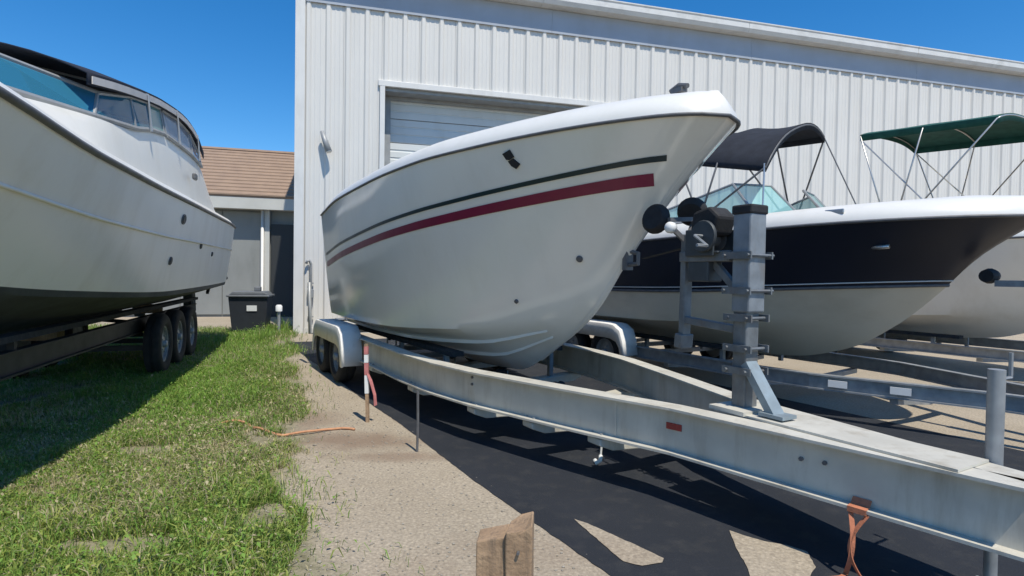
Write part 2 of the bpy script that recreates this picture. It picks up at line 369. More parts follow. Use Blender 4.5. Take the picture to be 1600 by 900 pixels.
# door frame
mb = MB()
mb.box((DX0 + .02, -.02, DTOP / 2), (.12, .10, DTOP)); mb.box((DX1 - .02, -.02, DTOP / 2), (.12, .10, DTOP)); mb.box(((DX0 + DX1) / 2, -.024, DTOP + .05), (DX1 - DX0 + .16, .10, .14))
mb.build('door_trim', 'trim', bld, bevel=.006)
mb = MB()
mb.box((DX0 + .04, REC / 2 + .14, DTOP / 2), (.06, REC + .2, DTOP)); mb.box((DX1 - .04, REC / 2 + .14, DTOP / 2), (.06, REC + .2, DTOP)); mb.box(((DX0 + DX1) / 2, REC / 2 + .14, DTOP - .06), (DX1 - DX0 - .02, REC + .2, .08))
mb.box((DX0 + .16, REC - .03, DTOP / 2 - .05), (.17, .05, DTOP - .12)); mb.box((DX1 - .16, REC - .03, DTOP / 2 - .05), (.17, .05, DTOP - .12)); mb.box(((DX0 + DX1) / 2, REC - .034, DTOP - .14), (DX1 - DX0 - .1, .05, .09))
mb.build('door_jamb', 'jamb', bld)
door = MB().box(((DX0 + DX1) / 2, REC + .10, DTOP / 2), (DX1 - DX0 - .04, .03, DTOP - .02)).build('overhead_door', 'doorw', bld)
SH = .6
mbd = MB(); W2 = (DX1 - DX0) / 2 - .08
mbd.grid([[(-W2, y, z), (W2, y, z)] for y, z in [(.03, .006), (0, .012), (0, .17), (.014, .185), (.014, .215), (0, .23), (0, .37), (.014, .385), (.014, .415), (0, .43), (0, SH - .012), (.03, SH - .006)]])
sme = bpy.data.meshes.new('door_section'); sme.from_pydata(mbd.v, [], mbd.f); sme.materials.append(M['doorw'])
for i in range(10):
    o = link('door_section', sme, door); o.location = ((DX0 + DX1) / 2, REC + .03, .01 + i * SH)
mb = MB(); mb.box((4.05, REC + .015, 4.62), (.26, .03, .08)); mb.tube([(3.95, REC + .0, 4.68), (4.05, REC - .04, 4.72), (4.15, REC, 4.68)], .012); mb.build('lift_handle', 'jamb', door)

# conduit and lamp on the wall
cd = thing('conduit_pipe', 'grey conduit pipe with hooked top fixed beside the warehouse corner', 'pipe', (BL[0], BL[1], 0), BR)
mb = MB(); mb.tube([(.30, -.075, .0), (.30, -.075, 1.55), (.30, -.085, 1.66), (.27, -.12, 1.74), (.22, -.14, 1.73), (.20, -.14, 1.66)], .032, 8); mb.build('pipe', 'jamb', cd, smooth=True)
for z in (.4, 1.2): MB().box((.30, -.07, z), (.13, .05, .03)).build('pipe_clamp', 'galv', cd)
MB().box((.30, -.10, .95), (.14, .09, .2)).build('junction_box', 'galv', cd, bevel=.008)
lp = thing('wall_lamp', 'small slanted grey floodlight high on the ribbed white wall', 'lamp', (BL[0] + .62 * math.cos(BR), BL[1] + .62 * math.sin(BR), 4.45), BR)
mb = MB(); mb.box((0, -.055, .1), (.1, .03, .12)); mb.tube([(0, -.06, .1), (0, -.16, .16)], .015); mb.build('bracket', 'jamb', lp)
mb = MB(); mb.tube([(-.09, -.17, .34), (-.02, -.20, .12), (.07, -.24, -.14)], [.05, .065, .08], 10); mb.build('lamp_housing', 'jamb', lp, smooth=True)
MB().tube([(.07, -.24, -.14), (.073, -.2415, -.15)], .07, 10).build('lens', 'white', lp)

# ------------------------------------------------------------------ low building behind
f0 = thing('low_building', 'low grey building with brown shingled roof behind the weeds and black bin', 'building', (-6.75, 18.95, 0), BR)
Lf = 24.
mb = MB(); mb.box((-Lf / 2, 4.1, 1.8), (Lf, 8, 3.6)); mb.build('wall', 'greywall', f0)
pm = MB(); pm.box((0, 0, 1.75), (1.19, .05, 3.3)); pme = None
for i in range(19):
    x = -1.95 - i * 1.2
    if pme is None:
        o = MB().box((0, 0, 1.72), (1.18, .05, 3.3)).build('wall_sheet', 'greywall', f0, bevel=.01); pme = o.data
    else: o = link('wall_sheet', pme, f0, bevel=.01)
    o.location = (x, .07, 0)
MB().box((-.62, .04, 1.5), (.95, .16, 3.0)).build('doorway', 'dark', f0)
mb = MB(); mb.box((-1.22, .0, 1.78), (.16, .2, 3.5)); mb.build('door_post', 'fascia', f0, bevel=.01)
mb = MB(); mb.tube([(-1.35, -.12, 3.5), (-1.35, -.12, .35), (-1.35, -.3, .18)], .05, 8); mb.build('downspout', 'trim', f0, smooth=True)
mb = MB(); mb.box((-Lf / 2, -.42, 3.62), (Lf + .6, .05, .40)); mb.box((-Lf / 2, -.15, 3.45), (Lf + .5, .55, .04)); mb.build('fascia', 'fascia', f0)
rf = MB(); rf.add([(-Lf - .4, -.46, 3.80), (.4, -.46, 3.80), (.4, 2.6, 5.75), (-Lf - .4, 2.6, 5.75), (.4, 8.6, 3.8), (-Lf - .4, 8.6, 3.8)], [(0, 1, 2, 3), (3, 2, 4, 5), (0, 3, 5), (1, 4, 2)])
roof2 = rf.build('roof', 'shingle', f0, solid=.06)
# shingle courses (each course a real step)
for i in range(14):
    t0, t1 = i / 14, (i + 1) / 14
    y0, z0, y1, z1 = -.46 + 3.06 * t0, 3.80 + 1.95 * t0, -.46 + 3.06 * t1, 3.80 + 1.95 * t1
    mb = MB(); mb.add([(-Lf - .4, y0 - .02, z0 + .075), (.4, y0 - .02, z0 + .075), (.4, y1, z1 + .045), (-Lf - .4, y1, z1 + .045), (-Lf - .4, y0 - .02, z0 + .03), (.4, y0 - .02, z0 + .03)], [(0, 1, 2, 3), (4, 5, 1, 0)])
    mb.build('shingle_course', 'shingle', roof2)
mb = MB(); mb.tube([(-Lf - .4, 2.6, 5.80), (.4, 2.6, 5.80)], .08, 6); mb.build('ridge_cap', 'shingle', roof2)

# ================================================================== BOATS
class Hull:
    """x forward from transom, y to port, z up; stem = (aft distance, height) pairs, top first"""
    def __init__(s, L, stem, sheer_b, sheer_z, chine_b, chine_z, keel_z, zstem_chine, flare=(.85, 1.35)):
        s.L = L; s.stem = stem; s.sb = sheer_b; s.sz = sheer_z; s.cb = chine_b; s.cz = chine_z; s.kz = keel_z; s.zc1 = zstem_chine; s.fl = flare
        st = sorted([(z, r) for r, z in stem]); s.rz = st
        s.rc = interp(st, zstem_chine); s.Lc = L - s.rc
        s.zr = sorted([(r, z) for r, z in stem])
    def keel(s, t):
        x = t * s.Lc; r = s.L - x
        z = interp(s.zr, r) if r < s.zr[-1][0] else s.zr[-1][1] + (s.kz - s.zr[-1][1]) * (r - s.zr[-1][0]) / (s.L - s.zr[-1][0])
        return (x, 0, z)
    def chine(s, t):
        return (t * s.Lc, interp(s.cb, t), interp(s.cz, t) if t < 1 else s.zc1)
    def side(s, t, q):
        zs1 = s.stem[0][1]; ze = s.zc1 + (zs1 - s.zc1) * q
        xe = s.L - interp(s.rz, ze)
        c = s.chine(t); sb = interp(s.sb, s.L * (1 - t)); sz = interp(s.sz, s.L * (1 - t))
        p = s.fl[0] + (s.fl[1] - s.fl[0]) * t
        y = c[1] + (sb - c[1]) * q ** p; z = c[2] + (sz - c[2]) * q
        return (t * xe, max(0, y), z)
    def bottom(s, t, q):
        k = s.keel(t); c = s.chine(t)
        strake = .0
        y = c[1] * q; z = k[2] + (c[2] - k[2]) * (q ** 1.08)
        return (k[0] + (c[0] - k[0]) * q, y, z)
    def ts(s, n=40): return [1 - (1 - i / n) ** 1.55 for i in range(n + 1)]
    def mesh(s, mb, a, b, n=64, m=10, kind='side'):
        fn = s.side if kind == 'side' else s.bottom
        for sg in (1, -1):
            rows = [[(p[0], p[1] * sg, p[2]) for p in (fn(t, a + (b - a) * j / m) for j in range(m + 1))] for t in s.ts(n)]
            mb.grid(rows, flip=sg < 0)
        return mb
    def at(s, t, z):
        lo, hi = 0., 1.
        for _ in range(30):
            q = (lo + hi) / 2
            if s.side(t, q)[2] < z: lo = q
            else: hi = q
        return (lo + hi) / 2
    def normal(s, t, q, sg=-1):
        e = .004
        a = Vector(s.side(min(1, t + e), q)) - Vector(s.side(max(0, t - e), q)); b = Vector(s.side(t, min(1, q + e))) - Vector(s.side(t, max(0, q - e)))
        nn = b.cross(a).normalized()
        if nn.y < 0: nn = -nn
        return Vector((nn.x, nn.y * sg, nn.z))
    def pt(s, t, q, sg=-1, off=0):
        p = s.side(t, q); v = Vector((p[0], p[1] * sg, p[2])); return v + s.normal(t, q, sg) * off
    def t_of_r(s, r): return 1 - r / s.L
    def transom(s, mb, m=10, a=0):
        pts = [s.bottom(0, j / 6) for j in range(7)] + [s.side(0, j / m) for j in range(1, m + 1)]
        poly = [(p[0], -p[1], p[2]) for p in pts[::-1]] + [(p[0], p[1], p[2]) for p in pts[1:]]
        n = len(poly); top = s.side(0, 1)[2]
        # ladder between sides
        L_ = [(p[0], -p[1], p[2]) for p in pts]; R_ = [(p[0], p[1], p[2]) for p in pts]
        mb.grid([L_, R_]); return mb
    def sheer_path(s, off=0, dz=0, n=40, q=1):
        ts = s.ts(n); A = [(s.side(t, q)[0] , -(s.side(t, q)[1] + off), s.side(t, q)[2] + dz) for t in ts]
        B = [(p[0], -p[1], p[2]) for p in A[::-1]]
        tip = (s.side(1, q)[0] + off, 0, s.side(1, q)[2] + dz)
        return A[:-1] + [tip] + B[1:]
    def stripe(s, mb, r0, r1, zfun, wfun, sg=-1, off=.006, n=70, slant=0):
        top = []; bot = []
        for i in range(n + 1):
            r = r0 + (r1 - r0) * i / n; z = zfun(r); h = wfun(r)
            def find(rr, zz):   # param t so that x = L-rr at height zz
                lo, hi = 0., 1.
                for _ in range(24):
                    t = (lo + hi) / 2; q = s.at(t, zz)
                    if s.side(t, q)[0] < s.L - rr: lo = t
                    else: hi = t
                return t, s.at(t, zz)
            t, q = find(r, z + h / 2); top.append(s.pt(t, q, sg, off))
            t, q = find(r + slant * h, z - h / 2); bot.append(s.pt(t, q, sg, off))
        mb.grid([bot, top]); return mb

def deck_parts(h, root, m, cock, camber, floor, capm=None, cap=.11, inw=.16, rub=.028, rubm='rub', open_bow=None):
    """gunwale, foredeck, cockpit floor and bulkhead; cock = t at which the foredeck starts"""
    ts = h.ts(40)
    def ring(t):
        p = h.side(t, 1); e = .004
        if t > .9995: nx_, ny_ = 1., 0.
        else:
            a = h.side(max(0, t - e), 1); c = h.side(min(1, t + e), 1); d_ = math.hypot(c[0] - a[0], c[1] - a[1]); nx_, ny_ = -(c[1] - a[1]) / d_, (c[0] - a[0]) / d_
        k = min(1, .55 + p[1] / .6)          # narrower cap at the very bow
        return [(p[0] - nx_ * o * k, max(0, p[1] - ny_ * o * k), p[2] + u) for o, u in ((.002, 0), (.010, cap * .22), (inw * .25, cap * .62), (inw * .6, cap * .92), (inw, cap))]
    mb = MB()
    for sg in (1, -1):
        mb.grid([[(q[0], q[1] * sg, q[2]) for q in ring(t)] for t in ts], flip=sg < 0)
    mb.grid([[(q[0], q[1], q[2]) for q in ring(0)], [(q[0], -q[1], q[2]) for q in ring(0)]])
    mb.build('gunwale', capm or m, root, smooth=True)
    mb = MB(); rows = []
    tf = [t for t in ts if t > cock]; tf = [cock] + tf
    for t in tf:
        a = ring(t)[-1]; f = min(1, (t - cock) * 6 + .35) if open_bow is None else 1
        rows.append([(a[0], a[1] * (1 - j / 8), a[2] + camber * (1 - (1 - j / 8) ** 2) * min(1, a[1] / .4)) for j in range(9)] )
    mb.grid(rows); mb.grid([[(p[0], -p[1], p[2]) for p in r] for r in rows], flip=True)
    mb.build('foredeck', m, root, smooth=True)
    mb = MB(); rows = []
    tc = [t for t in ts if t < cock] + [cock]
    for t in tc:
        a = ring(t)[-1]; lo, hi = 0., 1.
        for _ in range(20):
            tm = (lo + hi) / 2
            if h.side(tm, h.at(tm, floor))[0] < a[0]: lo = tm
            else: hi = tm
        wf_ = max(.05, min(a[1] - .03, h.side(tm, h.at(tm, floor))[1] - .10))
        rows.append([(a[0] + .02, -a[1], a[2]), (a[0] + .02, -min(a[1] - .03, wf_ + .05), (a[2] * .25 + floor * .75)), (a[0] + .02, -wf_, floor), (a[0] + .02, wf_, floor), (a[0] + .02, min(a[1] - .03, wf_ + .05), (a[2] * .25 + floor * .75)), (a[0] + .02, a[1], a[2])])
    mb.grid(rows); mb.add(rows[-1], [(0, 1, 2, 3, 4, 5)]); mb.add(rows[0], [(5, 4, 3, 2, 1, 0)])
    mb.build('cockpit_liner', m, root)
    mb = MB(); mb.tube(h.sheer_path(.004, -.004), rub, 8, sq=.8); mb.build('rub_rail', rubm, root, smooth=True)

def ibeam(mb, path, top, depth=.30, fw=.15, tf=.016, tw=.012):
    h = fw / 2; w_ = tw / 2
    prof = [(-h, 0), (h, 0), (h, -tf), (w_, -tf), (w_, -depth + tf), (h, -depth + tf), (h, -depth), (-h, -depth), (-h, -depth + tf), (-w_, -depth + tf), (-w_, -tf), (-h, -tf)]
    P = [Vector((p[0], p[1], 0)) for p in path]; rings = []
    for i, p in enumerate(P):
        d0 = (P[i] - P[i - 1]).normalized() if i else (P[1] - P[0]).normalized()
        d1 = (P[i + 1] - P[i]).normalized() if i < len(P) - 1 else d0
        d = (d0 + d1).normalized(); nrm = Vector((-d.y, d.x, 0)) / max(.5, d.dot(d0))
        t = top(p.x) if callable(top) else top
        rings.append([p + nrm * u + Vector((0, 0, t + v)) for u, v in prof])
    n = len(prof); vs = [v for r in rings for v in r]; fs = []
    for i in range(len(P) - 1):
        for k in range(n): fs.append((i * n + k, i * n + (k + 1) % n, (i + 1) * n + (k + 1) % n, (i + 1) * n + k))
    for b in (0, (len(P) - 1) * n):
        fs += [(b, b + 1, b + 2, b + 11), (b + 11, b + 2, b + 3, b + 10), (b + 10, b + 3, b + 4, b + 9), (b + 9, b + 4, b + 5, b + 8), (b + 8, b + 5, b + 6, b + 7)]
    mb.add(vs, fs)

_wheel = {}
def wheel(parent, x, y, rad=.34, wd=.21, sg=-1, rim='galv'):
    key = (rad, wd, rim)
    if key not in _wheel:
        r, h = rad, wd / 2
        t = MB(); t.lathe([(r * .60, -h * .72), (r * .70, -h * .98), (r * .86, -h * 1.0), (r * .95, -h * .86), (r * .985, -h * .7), (r, -h * .45), (r, -h * .16), (r * .975, -h * .14), (r * .975, -h * .06), (r, -h * .04), (r, h * .04), (r * .975, h * .06), (r * .975, h * .14), (r, h * .16), (r, h * .45), (r * .985, h * .7), (r * .95, h * .86), (r * .86, h), (r * .70, h * .98), (r * .60, h * .72)], n=36)
        to = t.build('tyre', 'tyre', None, autosm=35)
        m_ = MB(); m_.lathe([(r * .62, -h * .78), (r * .62, -h * .66), (r * .56, -h * .62), (r * .54, -h * .3), (r * .46, -h * .22), (r * .34, -h * .34), (r * .26, -h * .55), (r * .19, -h * .58), (.0, -h * .58)], n=24)
        m_.lathe([(r * .62, h * .78), (r * .62, h * .6), (r * .52, h * .5), (0.0, h * .4)], n=24)
        for k in range(5):
            a = 2 * math.pi * k / 5; m_.tube([(r * .27 * math.cos(a), -h * .52, r * .27 * math.sin(a)), (r * .27 * math.cos(a), -h * .72, r * .27 * math.sin(a))], .012, 6)
        ro = m_.build('rim', rim, None, autosm=35)
        hb = MB(); hb.lathe([(.05, -h * .5), (.05, -h * .95), (.035, -h * 1.05), (0, -h * 1.06)], n=14); ho = hb.build('hub_cap', 'galv', None, smooth=True)
        _wheel[key] = (to.data, ro.data, ho.data)
        for o in (to, ro, ho): bpy.data.objects.remove(o)
    a, b, c = _wheel[key]
    w_ = link('wheel', a, parent); w_.location = (x, y, rad)
    if sg > 0: w_.rotation_euler = (0, 0, math.pi)
    r_ = link('rim', b, w_); c_ = link('hub_cap', c, w_)
    return w_

def fender(parent, x0, x1, y0, y1, top, low, m='fender', sg=-1):
    """arched tandem fender shell"""
    c = (x0 + x1) / 2; prof = []
    prof = [(x0, low), (x0 + .03, low + (top - low) * .45), (x0 + .10, low + (top - low) * .82), (x0 + .24, top - .01), (x0 + .36, top), (x1 - .36, top), (x1 - .24, top - .01), (x1 - .10, low + (top - low) * .82), (x1 - .03, low + (top - low) * .45), (x1, low)]
    mb = MB(); ya, yb = sg * y0, sg * y1
    mb.grid([[(x, ya, z) for x, z in prof], [(x, yb - sg * .03, z) for x, z in prof], [(x, yb - sg * .008, z - .012) for x, z in prof], [(c + (x - c) * .985, yb, low + (z - low) * .93 - .012) for x, z in prof], [(c + (x - c) * .93, yb, low + (z - low) * .52) for x, z in prof]])
    return mb.build('fender', m, parent, autosm=40, solid=.012)

# ------------------------------------------------------------------ MAIN BOAT
L1 = 6.8; AX = R(-60)
def loc_from_bow(bx, by, L): return (bx - .5 * L, by + .866 * L, 0)
BOW1 = (1.44, 3.70)
main = thing('motor_boat', 'white open motor boat with dark and maroon side stripes, foremost on trailer', 'boat', loc_from_bow(BOW1[0] - .045, BOW1[1] + .078, L1), AX)
h1 = Hull(L1, [(0, 2.53), (.21, 2.36), (.5, 2.10), (.82, 1.76), (.97, 1.58), (1.36, 1.14), (1.93, .77), (2.6, .47), (3.4, .42)],
          [(0, 0), (.06, .16), (.18, .30), (.36, .42), (.7, .585), (1.3, .815), (1.8, .97), (2.6, 1.17), (3.7, 1.28), (5, 1.30), (6.8, 1.17)],
          [(0, 2.52), (1, 2.53), (2, 2.52), (3.7, 2.47), (5, 2.43), (6.8, 2.36)],
          [(0, 1.0), (.3, 1.06), (.5, 1.0), (.7, .76), (.85, .45), (.95, .17), (1, 0)],
          [(0, .82), (.5, .84), (.75, .90), (.9, .99), (1, 1.06)], .42, 1.06)
mb = MB(); h1.mesh(mb, 0, 1, kind='bottom', m=6); h1.mesh(mb, 0, 1, m=22); h1.transom(mb)
mb.build('hull', 'gel', main, autosm=28)
# spray strakes and chine flat
for q in (.45, .75):
    mb = MB(); rows = [[], [], []]
    for t in [i / 24 * .93 for i in range(25)]:
        p = Vector(h1.bottom(t, q)); p2 = Vector(h1.bottom(t, max(0, q - .05)))
        for sg in (-1,):
            rows[0].append((p2.x, p2.y * sg, p2.z - .001)); rows[1].append((p.x, p.y * sg, p2.z - .012)); rows[2].append((p.x, p.y * sg, p.z + .001))
    mb.grid(rows); mb.grid([[(a, -b, c) for a, b, c in r] for r in rows], flip=True); mb.build('spray_strake', 'gel', main)
deck_parts(h1, main, 'geldeck', .52, .07, 1.55, cap=.20, inw=.27, rub=.016)
zb = lambda r: 2.318 - .087 * r
h1.stripe(MB(), .36, 6.62, zb, lambda r: .035, slant=.7).build('stripe', 'stripe_dark', main)['label'] = 'thin dark teal upper stripe'
h1.stripe(MB(), .49, 6.60, lambda r: zb(r) - .115 - .006 * r, lambda r: .080, slant=.6).build('stripe', 'stripe_red', main)['label'] = 'wider maroon lower stripe'
h1.stripe(MB(), .36, 6.62, zb, lambda r: .035, sg=1, slant=.7).build('stripe', 'stripe_dark', main)
h1.stripe(MB(), .49, 6.60, lambda r: zb(r) - .115 - .006 * r, lambda r: .080, sg=1, slant=.6).build('stripe', 'stripe_red', main)
def on_side(h, r, z, off):
    lo, hi = 0., 1.
    for _ in range(24):
        t = (lo + hi) / 2; q = h.at(t, z)
        if h.side(t, q)[0] < h.L - r: lo = t
        else: hi = t
    return h.pt(t, h.at(t, z), -1, off), h.normal(t, h.at(t, z), -1)
def disc(name, m, parent, h, r, z, rad, th=.02, n=14):
    p, nn = on_side(h, r, z, 0); mb = MB(); mb.tube([p - nn * .01, p + nn * th * .7, p + nn * th], [rad, rad, rad * .75], n); return mb.build(name, m, parent, autosm=40)
# dark emblem: two slanted strokes joined, as in the photo
p, nn = on_side(h1, 1.46, 2.385, .004); ux = Vector((1, 0, 0)); ux = (ux - nn * ux.dot(nn)).normalized(); uz = nn.cross(ux); uz = uz if uz.z > 0 else -uz
mb = MB()
for poly in ([(-.055, .065), (.03, .075), (.045, .01), (-.01, .0), (-.04, .01)], [(-.03, -.005), (.03, .0), (.075, -.06), (.02, -.085), (-.015, -.05)]):
    vs = [p + ux * a + uz * b for a, b in poly]; vs2 = [v + nn * .01 for v in vs]; n_ = len(poly)
    mb.add(vs + vs2, [tuple(range(n_ - 1, -1, -1)), tuple(range(n_, 2 * n_))] + [(i, (i + 1) % n_, n_ + (i + 1) % n_, n_ + i) for i in range(n_)])
mb.build('emblem', 'rubber', main)
disc('drain_fitting', 'rub', main, h1, 1.25, 1.60, .028); disc('drain_fitting', 'rub', main, h1, 1.95, 1.22, .02)
# bow eye
mb = MB(); mb.tube([(L1 - .93, 0, 1.66), (L1 - .83, 0, 1.64), (L1 - .83, 0, 1.56), (L1 - .96, 0, 1.55)], .018, 8); mb.box((L1 - .95, 0, 1.61), (.05, .07, .2)); mb.build('bow_eye', 'rub', main)
# stem band of protective tape (light edge seen along the stem)
mb = MB(); rows = []
for z in np.linspace(.62, 2.45, 22):
    r = interp(h1.rz, z); rows.append([(L1 - r - .03, -.035, z), (L1 - r + .006, -.012, z), (L1 - r + .006, .012, z), (L1 - r - .03, .035, z)])
mb.grid(rows); mb.build('stem_band', 'geldeck', main, smooth=True)
# deck hardware
dz = 2.53 + .17
mb = MB(); mb.box((L1 - .42, -.02, dz + .085), (.10, .06, .03)); mb.tube([(L1 - .5, -.02, dz + .10), (L1 - .42, -.02, dz + .125), (L1 - .34, -.02, dz + .10)], .018); mb.box((L1 - .42, -.02, dz + .10), (.03, .03, .06)); mb.build('bow_cleat', 'rub', main)
# stern cockpit seat and console stub, outboard bracket
mb = MB(); mb.box((3.0, 0, 1.95), (.6, .7, .8)); mb.build('console', 'geldeck', main, bevel=.04)
mb = MB(); mb.box((1.0, 0, 1.8), (.5, 1.8, .5)); mb.build('bench_seat', 'vinyl', main, bevel=.05)
mb = MB(); mb.box((-.12, 0, 1.5), (.22, .5, .5)); mb.prism([(-.02, 1.1), (-.3, 1.25), (-.3, 1.75), (-.02, 1.85)], 'y', -.35, .35); mb.build('transom_bracket', 'gel', main, bevel=.02)
for sg in (-1, 1):
    mb = MB(); mb.box((-.08, sg * .75, .70), (.2, .3, .02), Matrix.Rotation(R(4), 3, 'Y')); mb.tube([(-.02, sg * .75, .95), (-.12, sg * .75, .72)], .015); mb.build('trim_tab', 'stainless', main)

# ------------------------------------------------------------------ MAIN TRAILER
tr = thing('boat_trailer', 'aluminium I-beam trailer with winch post carrying the maroon striped boat', 'trailer', loc_from_bow(*BOW1, L1), AX)
RAIL = [(-1.55, .045), (-1.0, .125), (.2, .31), (1.0, .57), (2.0, .87), (2.6, .975), (3.3, 1.02), (7.3, 1.02)]
for sg, lab in ((-1, None), (1, None)):
    mb = MB(); ibeam(mb, [(L1 - r, sg * b) for r, b in RAIL], .62); mb.build('frame_rail', 'alu', tr)
def rail_lat(r): return float(np.interp(r, [a for a, _ in RAIL], [b for _, b in RAIL]))
for r in (.75, 1.35, 1.98, 3.1, 4.5, 6.9):
    b = rail_lat(r) + .05; x = L1 - r
    mb = MB()
    for sg in (-1, 1):
        mb.prism([(sg * b, .308), (sg * b, .262), (sg * (b - .12), .215), (0, .185), (0, .245), (sg * (b - .16), .308)], 'x', x - .075, x + .075)
    cm = mb.build('cross_member', 'alu', tr, bevel=.008)
    for sg in (-1, 1):
        for dx in (-.05, .05): MB().tube([(x + dx, sg * (b - .03), .30), (x + dx, sg * (b - .03), .345)], .011, 6).build('bolt', 'galv', cm)
# front closing plate, coupler, jack
mb = MB(); mb.box((L1 + .75, 0, .628), (1.1, .30, .012)); mb.build('tongue_plate', 'alu', tr)
mb = MB(); mb.box((L1 + 1.62, 0, .50), (.3, .09, .14)); mb.build('tongue_tube', 'galv', tr)
mb = MB(); mb.prism([(L1 + 1.70, .43), (L1 + 2.02, .43), (L1 + 2.06, .50), (L1 + 1.98, .56), (L1 + 1.85, .585), (L1 + 1.70, .58)], 'y', -.06, .06); mb.build('coupler', 'galv', tr, bevel=.015)
mb = MB(); mb.tube([(L1 + 1.3, .20, 1.05), (L1 + 1.3, .20, .35)], .035, 12); mb.tube([(L1 + 1.3, .20, .36), (L1 + 1.3, .20, .03)], .027, 12); mb.box((L1 + 1.3, .20, .012), (.16, .16, .024)); jk = mb.build('tongue_jack', 'galv', tr, autosm=40)
mb = MB(); mb.tube([(L1 + 1.3, .20, 1.0), (L1 + 1.3, .35, 1.0), (L1 + 1.3, .35, 1.12)], .01, 6); mb.build('crank', 'galv', jk)
# axles, wheels, fenders
for r in (5.32, 6.20):
    x = L1 - r
    mb = MB(); mb.box((x, 0, .285), (.075, 1.98, .07)); mb.build('axle', 'galv', tr)
    for sg in (-1, 1):
        MB().bar((x, sg * .98, .285), (x - .12, sg * .98, .34), .05, .07).build('torsion_arm', 'galv', tr)
        wheel(tr, x, sg * 1.20, .34, .22, sg)
for sg in (-1, 1):
    fender(tr, L1 - 6.68, L1 - 4.84, 1.065, 1.33, .76, .27, sg=sg)
    MB().box((L1 - 5.76, sg * 1.10, .50), (.06, .12, .3)).build('fender_bracket', 'alu', tr)
# bunks
for sg in (-1, 1):
    mb = MB()
    a = Vector((.15, sg * .66, 0)); b = Vector((L1 - 2.9, sg * .62, 0))
    za, zb_ = .645, .66
    mb.add([(a.x, a.y - .07, za), (a.x, a.y + .07, za), (b.x, b.y + .07, zb_), (b.x, b.y - .07, zb_), (a.x, a.y - .07, za - .05), (a.x, a.y + .07, za - .05), (b.x, b.y + .07, zb_ - .05), (b.x, b.y - .07, zb_ - .05)],
           [(0, 1, 2, 3), (7, 6, 5, 4), (0, 4, 5, 1), (1, 5, 6, 2), (2, 6, 7, 3), (3, 7, 4, 0)])
    mb.build('bunk', 'carpet', tr)
    for r in (3.1, 4.5, 6.6): MB().bar((L1 - r, sg * .66, .24), (L1 - r, sg * .66, .61), .05, .05).build('bunk_bracket', 'galv', tr)
for r in (1.98, 3.1, 4.5, 6.9):
    mb = MB(); mb.lathe([(0, -.06), (.035, -.06), (.045, -.03), (.03, 0), (.045, .03), (.035, .06), (0, .06)], (L1 - r, 0, .375 if r > 2.5 else .42), None, 12); mb.build('keel_roller', 'rubber', tr, smooth=True)
    MB().box((L1 - r, .075, .30), (.05, .012, .18)).build('roller_bracket', 'galv', tr); MB().box((L1 - r, -.075, .30), (.05, .012, .18)).build('roller_bracket', 'galv', tr)
# near rail details
def rail_pt(r, z, out=.0):
    b0, b1 = rail_lat(r - .05), rail_lat(r + .05); a = math.atan2(b1 - b0, .1)   # widening aft
    d = Vector((-math.cos(a), -math.sin(a), 0)); nrm = Vector((math.sin(a), -math.cos(a), 0))
    return Vector((L1 - r, -rail_lat(r), z)) + nrm * out, d, nrm
def plate(name, m, r, z, w_, h_, th=.006, out=.006):
    p, d, n_ = rail_pt(r, z, out); rot = Matrix((d, n_, Vector((0, 0, 1)))).transposed()
    return MB().box(p + n_ * th / 2, (w_, th, h_), rot).build(name, m, tr)
plate('side_reflector', 'red', .20, .49, .11, .042, .01)
plate('splice_plate', 'alu', .62, .47, .02, .25, .006)
for (r, z) in ((2.02, .50), (2.02, .56), (-.72, .50), (-.60, .49)):
    p, d, n_ = rail_pt(r, z, .006); MB().tube([p, p + n_ * .014], .012, 6).build('bolt', 'rub', tr)
p, d, n_ = rail_pt(4.55, .52, .01)
# winch stand
wx = L1 + .08
st = MB(); st.box((wx, 0, 1.10), (.105, .12, .96)); ws = st.build('winch_post', 'darkgalv', tr, bevel=.012)
MB().box((wx + .01, 0, 1.555), (.135, .15, .62)).build('post_sleeve', 'sleeve', ws, bevel=.012)
MB().box((wx + .01, 0, 1.885), (.15, .165, .06)).build('post_cap', 'rubber', ws, bevel=.012)
MB().box((wx, 0, .64), (.26, .34, .025)).build('base_plate', 'alu', ws)
for z in (.88, 1.02, 1.21, 1.38, 1.60):
    mb = MB(); s_ = .088 if z > 1.25 else .070
    mb.tube([(wx + s_, -s_ - .035, z), (wx + s_ + .005, s_ + .035, z)], .011, 6); mb.tube([(wx - s_, -s_ - .035, z), (wx - s_, s_ + .035, z)], .011, 6)
    mb.box((wx, -s_ - .012, z), (.21, .012, .045)); mb.box((wx, s_ + .012, z), (.21, .012, .045)); mb.build('clamp', 'darkgalv', ws)
MB().bar((wx + .05, -.03, .93), (wx + .27, -.05, .64), .09, .05).build('post_brace', 'steelblue', ws)
MB().box((wx + .27, -.05, .655), (.16, .13, .02)).build('brace_foot', 'steelblue', ws)
